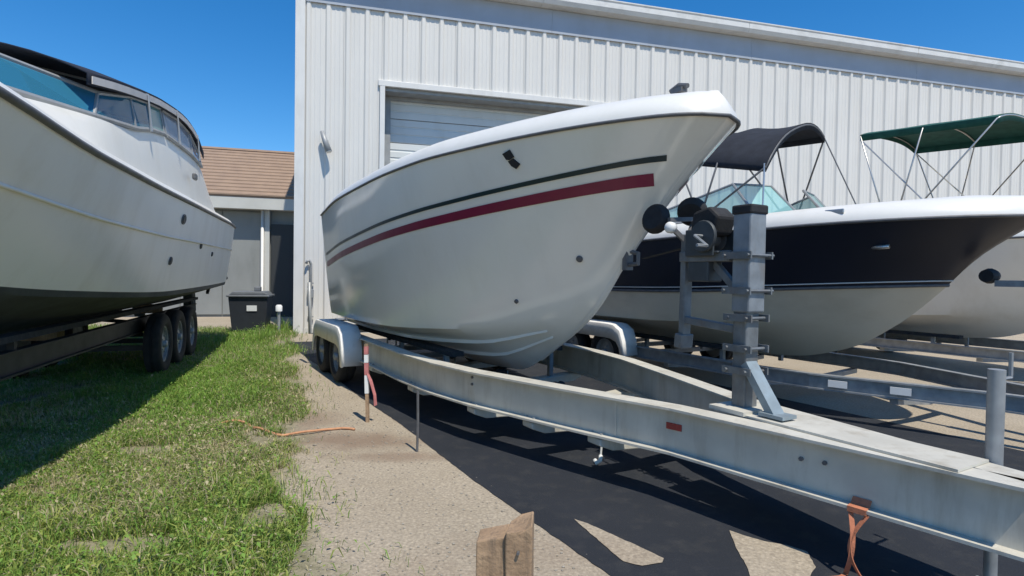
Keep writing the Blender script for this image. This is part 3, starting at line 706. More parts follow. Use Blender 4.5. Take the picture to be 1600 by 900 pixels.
# arms, strut, winch, bow stop
sx = L1 - .42
arm = MB(); arm.bar((wx - .08, -.06, 1.60), (sx, -.06, 1.60), .035, .07); arm.bar((wx - .08, .06, 1.60), (sx, .06, 1.60), .035, .07); arm.bar((wx - .07, 0, 1.13), (sx, 0, 1.16), .06, .05); arm.bar((wx - .07, 0, 1.38), (wx - .26, 0, 1.56), .04, .05)
arm.build('support_arm', 'darkgalv', tr, bevel=.006)
mb = MB(); mb.bar((sx, 0, 1.76), (sx - .01, 0, 1.02), .075, .05); mb.bar((sx - .01, 0, 1.06), (sx - .02, 0, .96), .12, .07); mb.build('bow_strut', 'darkgalv', tr, bevel=.008)
wn = MB(); wn.box((L1 - .22, -.10, 1.69), (.24, .015, .18)); wn.box((L1 - .22, .10, 1.69), (.24, .015, .18)); wn.box((L1 - .20, 0, 1.625), (.26, .2, .015))
wo = wn.build('winch_frame', 'darksteel', tr, bevel=.006)
mb = MB(); mb.lathe([(0, -.09), (.085, -.09), (.085, -.075), (.055, -.07), (.06, 0), (.055, .07), (.085, .075), (.085, .09), (0, .09)], (L1 - .24, 0, 1.72), None, 18); mb.build('strap_drum', 'rub', wo, autosm=35)
mb = MB(); mb.lathe([(0, -.135), (.10, -.135), (.105, -.125), (.105, -.115), (0, -.115)], (L1 - .17, 0, 1.73), None, 20); mb.build('winch_gear', 'darksteel', wo, autosm=35)
mb = MB(); mb.tube([(L1 - .17, -.13, 1.73), (L1 - .17, -.20, 1.73), (L1 - .06, -.21, 1.66), (L1 - .06, -.30, 1.66)], .011, 6); mb.build('winch_handle', 'galv', wo)
MB().bar((L1 - .30, 0, 1.69), (L1 - .86, 0, 1.60), .05, .006).build('winch_strap', 'rubber', tr)
mb = MB(); mb.bar((sx, 0, 1.70), (L1 - .50, -.12, 1.84), .05, .03); mb.bar((sx, 0, 1.70), (L1 - .47, .13, 1.86), .05, .03); mb.bar((L1 - .47, -.13, 1.86), (L1 - .45, .14, 1.88), .03, .03); mb.build('bow_stop_bracket', 'rub', tr)
for sg, r, z in ((-1, .60, 1.875), (1, .50, 1.935)):
    rot = Matrix.Rotation(R(8 if sg < 0 else 30), 3, 'Z') @ Matrix.Rotation(R(-10 if sg < 0 else 30), 3, 'X')
    mb = MB(); mb.lathe([(0, -.04), (.03, -.045), (.085, -.045), (.105, -.025), (.11, 0), (.105, .025), (.085, .045), (0, .045)], (L1 - r, sg * .13, z), rot, 22); mb.build('bow_stop_roller', 'rubber', tr, autosm=40)
mb = MB(); mb.lathe([(0, -.03), (.028, -.026), (.04, -.006), (.04, .03), (0, .03)], (L1 - .42, -.17, 1.80), Matrix.Rotation(R(20), 3, 'Z'), 16); mb.build('axle_cap', 'white', tr, smooth=True)
mb = MB(); mb.prism([(L1 - .33, 1.72), (L1 - .12, 1.74), (L1 - .08, 1.86), (L1 - .16, 1.93), (L1 - .30, 1.90)], 'y', -.085, .095); mb.build('winch_cover', 'rubber', tr, bevel=.02)
mb = MB(); mb.box((L1 - .26, 0, 1.50), (.18, .14, .14)); mb.build('winch_base', 'darksteel', tr, bevel=.01)
# safety hook dangling under the frame
mb = MB(); mb.tube([(L1 - .95, -.30, .19), (L1 - .95, -.31, .09)], .008, 6); mb.tube([(L1 - .95, -.31, .09), (L1 - .93, -.33, .06), (L1 - .95, -.35, .04), (L1 - .98, -.34, .05)], .016, 8); mb.build('dangling_hook', 'white', tr)
# number plate lights at the stern
for sg in (-1, 1):
    MB().box((-.42, sg * .95, .55), (.05, .2, .12)).build('tail_light', 'red', tr, bevel=.01)
mb = MB(); mb.box((-.46, 0, .5), (.08, 2.1, .1)); mb.build('rear_bar', 'alu', tr)
for sg in (-1, 1): MB().tube([(-.1, sg * 1.12, .5), (-.1, sg * 1.32, .5), (-.1, sg * 1.34, 1.3)], .028, 8).build('guide_post', 'galv', tr, smooth=True)

# ------------------------------------------------------------------ NAVY BOAT behind on the right
def simple_trailer(name, label, loc, L, top, rail, wheels, m='galv', group=None, rad=.34, fend='fender', depth=.15, fr=None, wy=1.17):
    t = thing(name, label, 'trailer', loc, AX if fr is None else fr)
    for sg in (-1, 1):
        mb = MB(); ibeam(mb, [(L - r, sg * b) for r, b in rail], top, depth=depth, fw=.085); mb.build('frame_rail', m, t)
    lat = lambda r: float(np.interp(r, [a for a, _ in rail], [b for _, b in rail]))
    tz = top(L - 3) if callable(top) else top
    for r in (.9, 2.2, 3.6, wheels[-1] + .7):
        tt = top(L - r) if callable(top) else top
        b = lat(r); mb = MB()
        for sg in (-1, 1): mb.prism([(sg * b, tt - depth - .004), (sg * b, tt - depth - .06), (0, tt - depth - .12), (0, tt - depth - .06)], 'x', L - r - .04, L - r + .04)
        mb.build('cross_member', m, t)
    for r in wheels:
        mb = MB(); mb.box((L - r, 0, rad - .05), (.07, 2 * wy - .2, .07)); mb.build('axle', m, t)
        for sg in (-1, 1): wheel(t, L - r, sg * wy, rad, .21, sg)
    for sg in (-1, 1):
        if fend: fender(t, L - wheels[-1] - .47, L - wheels[0] + .47, wy - .14, wy + .13, rad * 2 + .10, rad, fend, sg)
        zk = tz + .10
        mb = MB(); mb.box(((L - 2.6 + .2) / 2, sg * .6, zk), (L - 2.8, .14, .05)); mb.build('bunk', 'carpet', t)
        for r in (3.0, 4.4, L - .6): MB().bar((L - r, sg * .6, tz - .15), (L - r, sg * .6, zk), .05, .05).build('bunk_bracket', m, t)
    return t
L2 = 7.0; BOW2 = (4.77, 5.17)
b2 = thing('runabout_boat', 'navy sided bowrider boat with black canopy behind the winch post', 'boat', loc_from_bow(*BOW2, L2), AX)
h2 = Hull(L2, [(0, 2.06), (.25, 1.90), (.5, 1.70), (.8, 1.36), (1.2, .99), (1.7, .68), (2.4, .50), (3.2, .46)],
          [(0, 0), (.05, .20), (.2, .42), (.5, .66), (1, .92), (1.7, 1.12), (2.6, 1.20), (4.5, 1.22), (7, 1.12)],
          [(0, 2.06), (1, 2.04), (2.5, 2.0), (4.5, 1.95), (7, 1.88)],
          [(0, .98), (.3, 1.02), (.55, .96), (.75, .72), (.9, .36), (1, 0)],
          [(0, .84), (.5, .86), (.75, .93), (.9, 1.0), (1, 1.05)], .46, 1.05, flare=(.8, 1.1))
qn = .36
mb = MB(); h2.mesh(mb, 0, 1, kind='bottom', m=6); h2.mesh(mb, 0, qn, m=5); mb.build('hull_bottom', 'gelbeige', b2, autosm=28)
mb = MB(); h2.mesh(mb, qn, 1, m=8); h2.transom(mb); mb.build('hull_topside', 'navy', b2, autosm=28)
mb = MB(); mb.tube(h2.sheer_path(.003, 0, q=qn + .01), .014, 6, sq=1.4); mb.build('chine_moulding', 'rub', b2, smooth=True)
mb = MB(); mb.tube(h2.sheer_path(.002, 0, q=qn + .055), .006, 6, sq=1.2); mb.build('pin_stripe', 'geldeck', b2, smooth=True)
deck_parts(h2, b2, 'geldeck', .80, .05, 1.60, cap=.20, inw=.26, rub=.02, rubm='rub')
for (rr, zz) in ((1.05, 1.80),):
    p, nn = on_side(h2, rr, zz, .006); mb = MB(); mb.tube([p - Vector((.09, 0, 0)), p + nn * .008, p + Vector((.09, 0, 0))], .022, 8); mb.build('hull_fitting', 'stainless', b2, smooth=True)
p, nn = on_side(h2, 1.35, 2.02, 0); mb = MB(); mb.box((p.x, p.y + .06, p.z + .13), (.2, .02, .05)); mb.build('cleat', 'stainless', b2, bevel=.01)
# consoles and walk-through windscreen
zc = 2.2
for sg in (-1, 1):
    mb = MB(); mb.prism([(L2 - 2.35, 1.72), (L2 - 2.35, zc), (L2 - 2.8, zc + .04), (L2 - 3.3, zc - .1), (L2 - 3.3, 1.72)], 'y', sg * .32, sg * .86); mb.build('console', 'geldeck', b2, bevel=.02)
    A = Vector((L2 - 2.15, sg * .30, zc)); B = Vector((L2 - 2.35, sg * .86, zc)); C = Vector((L2 - 3.7, sg * 1.03, zc - .02))
    A1 = Vector((L2 - 2.55, sg * .33, zc + .42)); B1 = Vector((L2 - 2.72, sg * .82, zc + .42)); C1 = Vector((L2 - 3.75, sg * .98, zc + .16))
    ws_ = MB()
    for (a, b) in ((A, A1), (A1, B1), (B, B1), (B1, C1), (C, C1)): ws_.tube([a, b], .016, 6)
    for (a, b) in ((A, B), (B, C)): ws_.tube([a, b], .02, 6)
    wf = ws_.build('windscreen_frame', 'jamb', b2)
    MB().add([A, B, B1, A1], [(0, 1, 2, 3)]).build('pane', 'teal', wf); MB().add([B, C, C1, B1], [(0, 1, 2, 3)]).build('pane', 'teal', wf)
mb = MB(); mb.box((1.2, 0, 1.75), (.7, 1.9, .55)); mb.build('rear_seat', 'vinyl', b2, bevel=.05)
for sg in (-1, 1): MB().box((L2 - 3.6, sg * .55, 1.95), (.45, .5, .7)).build('seat', 'vinyl', b2, bevel=.06)
mb = MB(); mb.tube([(L2 - 3.0, .62, 2.30), (L2 - 3.05, .62, 2.34)], .17, 20); mb.build('steering_wheel', 'rubber', b2)
# tilted black canopy on bows
def canopy(parent, SF, PF, SR, PR, rise, sag, m, feet, bows=4, hang=.06, pole='stainless'):
    SF, PF, SR, PR = map(Vector, (SF, PF, SR, PR)); N = 14
    def P(u, v):     # u fore(0)..aft(1), v star(0)..port(1)
        a = SF.lerp(SR, u); b = PF.lerp(PR, u); p = a.lerp(b, v)
        arch = rise * (1 - abs(2 * v - 1) ** 2.6); k = u * (bows - 1); dip = -sag * math.sin(math.pi * (k % 1)) if bows > 1 else 0
        return p + Vector((0, 0, arch + dip * (1 - abs(2 * v - 1))))
    us = [i / 18 for i in range(19)]
    mb = MB(); rows = []
    for u in us:
        r = [P(u, j / N) for j in range(N + 1)]
        rows.append([r[0] + Vector((0, 0, -hang))] + r + [r[-1] + Vector((0, 0, -hang))])
    mb.grid(rows)
    mb.grid([[p + Vector((0, 0, -hang)) for p in rows[0][1:-1]], rows[0][1:-1]]); mb.grid([rows[-1][1:-1], [p + Vector((0, 0, -hang)) for p in rows[-1][1:-1]]])
    cv = mb.build('canopy', m, parent, autosm=50, solid=.012)
    for i in range(bows):
        u = i / (bows - 1); path = [P(u, j / N) - Vector((0, 0, .022)) for j in range(N + 1)]
        MB().tube([feet[0]] + path + [feet[1]], .013, 6).build('bow_tube', pole, parent, smooth=True)
    return cv
canopy(b2, (L2 - 2.25, -.84, 2.78), (L2 - 2.60, .84, 3.40), (L2 - 3.75, -.72, 3.12), (L2 - 4.05, .85, 3.50), .30, .05, 'canvas_black', ((L2 - 3.05, -1.02, 2.2), (L2 - 3.15, 1.02, 2.2)), bows=3, pole='rub', hang=.08)
MB().tube([(L2 - 2.27, -.84, 2.80), (L2 - 2.2, -.95, 2.2)], .010, 6).build('stay', 'stainless', b2); MB().tube([(L2 - 2.60, .84, 3.38), (L2 - 2.1, .96, 2.2)], .008, 6).build('stay', 'rub', b2)
t2 = simple_trailer('boat_trailer', 'galvanised trailer with white fenders under the navy sided boat', loc_from_bow(*BOW2, L2), L2, .47,
                    [(-1.4, .05), (.2, .36), (1.6, .92), (2.3, 1.0), (7.3, 1.0)], (4.6, 5.45), depth=.16)
for r in (.75, 1.25): MB().bar((L2 - r, -np.interp(r, [.2, 1.6], [.36, .92]) - .055, .39), (L2 - r - .16, -np.interp(r + .16, [.2, 1.6], [.36, .92]) - .055, .39), .012, .07).build('marker_plate', 'white', t2)
mb = MB(); mb.box((L2 + .12, 0, .95), (.1, .1, 1.0)); mb.box((L2 - .1, 0, 1.45), (.5, .06, .06)); mb.build('winch_post', 'galv', t2)
mb = MB(); mb.lathe([(0, -.08), (.06, -.08), (.075, 0), (.06, .08), (0, .08)], (L2 - .40, 0, 1.52), None, 14); mb.build('bow_stop_roller', 'rubber', t2)
mb = MB(); mb.tube([(L2 + 1.1, .16, 1.0), (L2 + 1.1, .16, .02)], .03, 10); mb.build('tongue_jack', 'galv', t2)

# ------------------------------------------------------------------ THIRD BOAT far right
L3 = 7.2; BOW3 = (9.1, 7.35)
b3 = thing('covered_boat', 'white boat with green canopy and dark deck cover at far right', 'boat', loc_from_bow(*BOW3, L3), AX)
h3 = Hull(L3, [(0, 2.16), (.25, 1.98), (.5, 1.75), (.8, 1.48), (1.2, 1.12), (1.7, .80), (2.4, .56), (3.2, .49)],
          [(0, 0), (.05, .20), (.2, .42), (.5, .66), (1, .92), (1.7, 1.12), (2.6, 1.20), (4.5, 1.22), (7, 1.12)],
          [(0, 2.16), (1, 2.14), (2.5, 2.1), (4.5, 2.05), (7, 1.98)],
          [(0, .98), (.3, 1.02), (.55, .96), (.75, .72), (.9, .36), (1, 0)],
          [(0, .84), (.5, .86), (.75, .93), (.9, 1.02), (1, 1.12)], .49, 1.12, flare=(.8, 1.1))
mb = MB(); h3.mesh(mb, 0, 1, kind='bottom', m=6); h3.mesh(mb, 0, 1, m=8); h3.transom(mb); mb.build('hull', 'gelold', b3, autosm=28)
deck_parts(h3, b3, 'geldeck', .80, .05, 1.5, cap=.16, inw=.22, rub=.02)
mb = MB(); rows = []
for r in np.linspace(1.4, 3.4, 14):
    t = 1 - r / L3; b = h3.side(t, 1)[1] - .05; z = h3.side(t, 1)[2] + .17; hgt = .42 * math.sin(math.pi * min(1, (r - 1.25) / 3.2)) ** .8
    rows.append([(L3 - r, -b + 2 * b * j / 10, z + hgt * (1 - abs(2 * j / 10 - 1) ** 2.2)) for j in range(11)])
mb.grid(rows); mb.build('deck_cover', 'canvas_black', b3, smooth=True, solid=.01)
canopy(b3, (L3 - 2.1, -.92, 3.96), (L3 - 2.1, .92, 3.96), (L3 - 4.1, -.95, 4.08), (L3 - 4.1, .95, 4.08), .14, .03, 'canvas_green', ((L3 - 3.5, -1.05, 2.2), (L3 - 3.5, 1.05, 2.2)), bows=3, hang=.11)
for sg in (-1, 1): MB().tube([(L3 - 4.1, sg * .95, 4.0), (L3 - 2.6, sg * 1.0, 2.3)], .012, 6).build('stay', 'stainless', b3)
simple_trailer('boat_trailer', 'galvanised trailer under the green canopied boat at far right', loc_from_bow(*BOW3, L3), L3, .47,
               [(-1.4, .05), (.2, .36), (1.6, .92), (2.3, 1.0), (7.5, 1.0)], (4.6, 5.45), depth=.16)

# ------------------------------------------------------------------ LEFT CRUISER
LL = 12.0; A4 = R(-71); pt_ = Vector((-math.sin(A4), math.cos(A4), 0))
SC = Vector((-5.75, 12.0, 0)) - pt_ * 1.34      # transom centre
b4 = thing('cabin_cruiser', 'large weathered white cabin cruiser with dark canvas top beside the weeds', 'boat', SC, A4); b4.rotation_euler = (0, R(.6), A4)
h4 = Hull(LL, [(0, 2.75), (.4, 2.5), (.9, 2.2), (1.4, 1.9), (1.9, 1.6), (2.6, 1.25), (3.6, .98), (4.6, .88)],
          [(0, 0), (.06, .2), (.25, .45), (.6, .72), (1.2, .96), (2, 1.17), (3, 1.32), (4.5, 1.40), (7, 1.43), (10.4, 1.42), (11.4, 1.38), (12, 1.26)],
          [(0, 2.75), (2, 2.56), (4, 2.37), (6, 2.34), (8.5, 2.34), (12, 2.34)],
          [(0, 1.08), (.06, 1.20), (.3, 1.26), (.55, 1.20), (.75, .95), (.9, .55), (1, 0)],
          [(0, 1.19), (.5, 1.20), (.75, 1.30), (.9, 1.45), (1, 1.62)], .82, 1.62, flare=(.75, 1.15))
mb = MB(); h4.mesh(mb, 0, 1, kind='bottom', m=6); h4.mesh(mb, 0, .05, m=2); mb.build('hull_bottom', 'antifoul', b4, autosm=28)
mb = MB(); h4.mesh(mb, .05, 1, m=10); h4.transom(mb); mb.build('hull_topside', 'gelold', b4, autosm=28)
mb = MB(); mb.tube(h4.sheer_path(.006, 0, q=.60), .018, 6, sq=.8); mb.build('knuckle_moulding', 'gelold', b4, smooth=True)
deck_parts(h4, b4, 'gelold', .30, .10, 1.7, cap=.14, inw=.22, rub=.03)
# tables along x: foot of the glazing, canvas edge
ZB = [(1.6, 2.62), (2.4, 3.0), (3.0, 3.18), (5.2, 3.13), (6.6, 2.90), (7.6, 2.80), (8.6, 2.72)]
ZT = [(2.6, 3.42), (3.3, 3.60), (3.9, 3.64), (5.2, 3.54), (6.6, 3.32), (7.4, 3.18)]
def yb(x): return interp([(1.6, 1.10), (3, 1.15), (6.6, 1.14), (7.6, 1.02), (8.6, .7)], x)
mb = MB(); rows = []
for x in np.linspace(1.6, 10.6, 28):
    p = h4.side(x / LL, 1); zd = p[2] + .13
    zt = interp(ZB, x) if x < 8.6 else zd + (2.72 - zd) * max(0, (10.6 - x) / 2.0) ** .7
    b = max(.05, p[1] - .21); bi = min(yb(x) + .03, b * .93) if x < 8.6 else b * (.62 + .2 * (x - 8.6) / 2); e = zt - zd
    rows.append([(x, -b, zd), (x, -(b * .45 + bi * .55), zd + e * .72), (x, -bi, zt), (x, -bi * .5, zt + .05), (x, 0, zt + .07), (x, bi * .5, zt + .05), (x, bi, zt), (x, b * .45 + bi * .55, zd + e * .72), (x, b, zd)])
mb.grid(rows); mb.add(rows[0], [tuple(range(9))]); mb.build('cabin_trunk', 'gelold', b4, autosm=45)
# glazing: side panes, raked front panes, vinyl curtains aft
def gp(x, top, sg): return Vector((x - (.25 if top and x > 7 else 0), sg * (yb(x) - (.05 if top else 0)), (interp(ZT, min(x, 7.4)) - .09) if top else interp(ZB, x) + .02))
XS = [7.3, 6.35, 5.75, 5.2]; XC = [5.1, 4.3, 3.5, 2.75]
fr_ = MB()
for sg in (-1, 1):
    for X_ in (XS, XC):
        for x in X_: fr_.tube([gp(x, 0, sg), gp(x, 1, sg)], .015, 6)
        fr_.tube([gp(x, 0, sg) for x in X_], .026, 6); fr_.tube([gp(x, 1, sg) for x in X_], .02, 6)
    fr_.tube([gp(7.3, 0, sg), (8.5, sg * .62, 2.80), (8.75, 0, 2.82)], .026, 6); fr_.tube([gp(7.3, 1, sg), (7.75, sg * .55, 3.16), (7.9, 0, 3.18)], .02, 6); fr_.tube([(8.5, sg * .62, 2.80), (7.75, sg * .55, 3.16)], .02, 6)
wf = fr_.build('windscreen_frame', 'jamb', b4)
for sg in (-1, 1):
    for i in range(3): MB().add([gp(XS[i], 0, sg), gp(XS[i + 1], 0, sg), gp(XS[i + 1], 1, sg), gp(XS[i], 1, sg)], [(0, 1, 2, 3)]).build('pane', 'blueglass' if i < 2 else 'teal', wf)
    for i in range(3): MB().add([gp(XC[i], 0, sg), gp(XC[i + 1], 0, sg), gp(XC[i + 1], 1, sg), gp(XC[i], 1, sg)], [(0, 1, 2, 3)]).build('vinyl_curtain', 'hazyvinyl', wf)
    MB().add([gp(7.3, 0, sg), (8.5, sg * .62, 2.80), (7.75, sg * .55, 3.16), gp(7.3, 1, sg)], [(0, 1, 2, 3)]).build('pane', 'blueglass', wf)
    MB().add([(8.5, sg * .62, 2.80), (8.75, 0, 2.82), (7.9, 0, 3.18), (7.75, sg * .55, 3.16)], [(0, 1, 2, 3)]).build('pane', 'blueglass', wf)
mb = MB(); rows = []
for x in np.linspace(2.55, 7.4, 22):
    z = interp(ZT, x); b = min(1.24, yb(x)); rows.append([(x, -b, z - .10), (x, -b, z)] + [(x, b * v, z + .20 * (1 - abs(v) ** 2.4) - .02 * abs(math.sin(x * 2.0)) * (1 - abs(v))) for v in np.linspace(-.94, .94, 13)] + [(x, b, z), (x, b, z - .10)])
mb.grid(rows); mb.build('canopy', 'canvas_navy', b4, autosm=50, solid=.014)
for sg in (-1, 1):
    mb = MB(); xs_ = np.linspace(3.2, 7.35, 12); mb.grid([[(x, sg * (min(1.24, yb(x)) + .012), interp(ZT, x) - .085) for x in xs_], [(x, sg * (min(1.24, yb(x)) + .012), interp(ZT, x) - .02) for x in xs_]]); mb.build('canopy_trim', 'vinyl', b4, solid=.008)
for x in (3.2, 4.6, 6.0): MB().tube([(x, -1.2, interp(ZB, x)), (x, -1.17, interp(ZT, x) - .03), (x, 0, interp(ZT, x) + .17), (x, 1.17, interp(ZT, x) - .03), (x, 1.2, interp(ZB, x))], .014, 6).build('canopy_bow', 'stainless', b4)
def side4(r, z, off=0):
    p, nn = on_side(h4, r, z, off); p = Vector((p.x, -p.y, p.z)); nn = Vector((nn.x, -nn.y, nn.z)); return p, nn
for (r, z, a, b) in ((6.6, 2.12, .075, .05), (7.9, 1.85, .04, .04), (6.4, 1.62, .04, .04), (8.9, 1.75, .03, .03)):
    p, nn = side4(r, z); u = Vector((1, 0, 0)); u = (u - nn * u.dot(nn)).normalized(); v = nn.cross(u)
    f_ = MB(); inn = MB()
    for mbx, k, d in ((f_, 1.25, .012), (inn, 1.0, .018)):
        ring0 = [p - nn * .01 + u * a * k * math.cos(q) + v * b * k * math.sin(q) for q in np.linspace(0, 2 * math.pi, 18, endpoint=False)]; ring1 = [w_ + nn * (d + .01) for w_ in ring0]
        mbx.add(ring0 + ring1, [tuple(range(18, 36))] + [(i, (i + 1) % 18, 18 + (i + 1) % 18, 18 + i) for i in range(18)])
    po = f_.build('porthole', 'rub', b4); inn.build('pane', 'dark', po)
mb = MB(); mb.box((4.0, 1.27, 2.82), (.16, .05, .09)); mb.build('deck_vent', 'rub', b4, bevel=.02)
mb = MB(); mb.box((-.36, 0, 1.30), (.70, 2.2, .07)); mb.build('swim_platform', 'antifoul', b4, bevel=.03)
for sg in (-1, 1): MB().bar((-.03, sg * .8, 1.0), (-.55, sg * .8, 1.26), .05, .05).build('platform_bracket', 'blacksteel', b4)
for sg in (-1, 1):
    mb = MB(); mb.prism([(0, 1.15), (-.18, 1.15), (-.30, .95), (-.38, .62), (-.22, .5), (-.06, .62), (0, .95)], 'y', sg * .45 - .09, sg * .45 + .09); mb.tube([(-.30, sg * .45, .72), (-.48, sg * .45, .72)], [.07, .05], 12); mb.build('stern_drive', 'antifoul', b4, bevel=.02)
t4 = simple_trailer('boat_trailer', 'dark three axle trailer under the white cabin cruiser', SC, LL, .80,
                    [(-1.5, .05), (.4, .30), (2.6, .62), (11.7, .62)], (8.0, 8.95, 9.9), m='blacksteel', rad=.42, fend=None, depth=.2, fr=A4, wy=.82)
for x in (1.0, 5.5): MB().box((x, 0, .74), (.2, .4, .16)).build('keel_block', 'wood', t4)

# ================================================================== SMALL THINGS
# bin by the low building
bn = thing('refuse_bin', 'black plastic wheeled bin with grey lid among weeds by warehouse corner', 'bin', (-6.22, 13.75, 0), R(14))
mb = MB(); mb.add([(-.36, -.34, .06), (.36, -.34, .06), (.36, .34, .06), (-.36, .34, .06), (-.43, -.40, .86), (.43, -.40, .86), (.43, .40, .86), (-.43, .40, .86)], [(3, 2, 1, 0), (4, 5, 6, 7), (0, 1, 5, 4), (1, 2, 6, 5), (2, 3, 7, 6), (3, 0, 4, 7)])
mb.build('body', 'bin', bn, bevel=.02)
mb = MB(); mb.box((0, -.01, .885), (.92, .88, .05)); mb.prism([(-.42, .91), (.42, .91), (.34, .985), (-.34, .985)], 'y', -.38, .38); mb.build('lid', 'binlid', bn, bevel=.015)
mb = MB(); mb.tube([(-.34, .46, .9), (.34, .46, .9)], .018); mb.build('handle', 'bin', bn)
MB().box((.08, -.395, .60), (.22, .012, .13), Matrix.Rotation(R(5), 3, 'X')).build('sticker', 'white', bn)
MB().box((.14, .02, 1.04), (.14, .2, .11)).build('lid_lump', 'binlid', bn, bevel=.02)
for sg in (-1, 1):
    mb = MB(); mb.lathe([(0, -.03), (.09, -.03), (.10, 0), (.09, .03), (0, .03)], (sg * .40, .36, .10), Matrix.Rotation(R(90), 3, 'Z'), 14); mb.build('caster', 'rubber', bn)
# short standpipe with a white cap by the corner
sp = thing('standpipe', 'short grey standpipe with white cap in weeds beside the warehouse corner', 'pipe', (-5.42, 13.4, 0), 0)
MB().tube([(0, 0, -.02), (0, 0, .56)], .035, 10).build('pipe', 'galv', sp, autosm=40)
mb = MB(); mb.tube([(0, 0, .54), (0, 0, .66), (0, 0, .69)], [.075, .075, .05], 14); mb.build('cap', 'white', sp, autosm=40)

# split timber post in front
wp = thing('timber_post', 'split weathered brown timber post standing in the near foreground', 'post', (-.005, 2.12, 0), R(-6))
def rough_post(name, x0, x1, y0, y1, zl, zr, seed):
    rr = random.Random(seed); mb = MB(); rings = []
    for k, f in enumerate([-.02, .15, .3, .45, .6, .75, .88, 1]):
        ring = []
        for (x, y) in ((x0, y0), ((x0 * 2 + x1) / 3, y0), ((x0 + 2 * x1) / 3, y0), (x1, y0), (x1, y1), ((x0 + x1) / 2, y1), (x0, y1)):
            zt = zl + (zr - zl) * (x - x0) / (x1 - x0)
            ring.append((x + rr.uniform(-.004, .004), y + rr.uniform(-.004, .004), f * zt + (rr.uniform(-.012, .012) if f == 1 else 0)))
        rings.append(ring)
    n_ = 7; vs = [p for r in rings for p in r]; fs = [tuple((len(rings) - 1) * n_ + k for k in range(n_))]
    for i in range(len(rings) - 1):
        for k in range(n_): fs.append((i * n_ + k, i * n_ + (k + 1) % n_, (i + 1) * n_ + (k + 1) % n_, (i + 1) * n_ + k))
    mb.add(vs, fs); return mb.build(name, 'wood', wp, bevel=.006)
rough_post('plank', -.105, .003, -.055, .05, .478, .510, 3); rough_post('plank', .006, .100, -.075, .06, .522, .552, 5)
MB().tube([(.05, -.085, .46), (.05, -.07, .46)], .006, 6).build('nail', 'rub', wp)

# taped stake near the wheel and a thin iron rod
sk = thing('marker_stake', 'pink and white taped stake leaning beside the front trailer wheel', 'stake', (-1.40, 5.60, 0), 0)
mb = MB(); mb.bar((0.01, 0, -.02), (-.02, .03, .76), .035, .03); mb.build('stake', 'wood', sk)
for i, (z0, z1, m_) in enumerate(((.28, .46, 'white'), (.46, .58, 'tape'), (.58, .66, 'white'), (.66, .74, 'tape'))):
    f0_, f1_ = z0 / .78, z1 / .78
    MB().bar((.01 - .03 * f0_, .03 * f0_, z0), (.01 - .03 * f1_, .03 * f1_, z1 - .004), .042, .037).build('tape_band', m_, sk)
mb = MB(); mb.grid([[(-.015, .0, .5), (.03, -.03, .40), (.07, -.03, .27), (.075, -.02, .16)], [(-.005, .03, .5), (.05, .0, .41), (.09, .0, .27), (.10, .0, .17)]]); mb.build('tape_tail', 'tape', sk, solid=.003)
rod = MB().tube([(0, 0, -.02), (.004, 0, .25), (.0, 0, .50)], .011, 6).build('iron_rod', 'rub', None); rod.location = (-.755, 4.68, 0); tag(rod, 'thin grey iron rod standing upright at the edge of the dark apron', 'rod')

# orange rope on the ground and orange strap from the rail
rope = MB(); pts = []
for i in range(60):
    f = i / 59; x = -2.75 + 1.32 * f; y = 5.28 + .12 * math.sin(f * 9) - .22 * f + .35 * max(0, f - .75) * 2
    pts.append((x, y, .012 + .05 * (1 - f) * abs(math.sin(f * 11))))
rope.tube(pts, .011, 7); tag(rope.build('orange_rope', 'orange_old', None, smooth=True), 'faded orange rope lying across weeds and dirt to the taped stake', 'rope')
p, d, n_ = rail_pt(-.90, .32, .0)
stp = thing('tie_down_strap', 'bright orange webbing strap hanging from the trailer rail at right', 'strap', tr.location, AX)
def ribbon(path, w_, dirv): 
    mb = MB(); mb.grid([[Vector(q) - Vector(dirv) * w_ / 2 for q in path], [Vector(q) + Vector(dirv) * w_ / 2 for q in path]]); return mb
o0 = p + n_ * .082
wrap = [p + n_ * .012 + Vector((0, 0, .05)), p + n_ * .04 + Vector((0, 0, .022)), o0 + Vector((0, 0, .018)), o0 + Vector((0, 0, -.006)), p + n_ * .0 + Vector((0, 0, -.012)), p - n_ * .06 + Vector((0, 0, -.01))]
ribbon(wrap, .085, d).build('wrap', 'orange', stp, solid=.005)
for k, (off, sw) in enumerate(((-.045, .05), (.03, -.03))):
    path = []
    for i in range(15):
        f = i / 14; path.append(p + n_ * (.07 + .06 * math.sin(f * 2.5)) + d * (off + sw * math.sin(f * 3.2) * 1.1) + Vector((0, 0, -.008 - .305 * f)))
    path += [path[-1] + n_ * .05 + Vector((0, 0, .004)), path[-1] + n_ * .16 + d * .06 + Vector((0, 0, .004))]
    dv = (d + n_ * .5 * (1 if k else -1)).normalized(); ribbon(path, .022, dv).build('strap_tail', 'orange', stp, solid=.004)

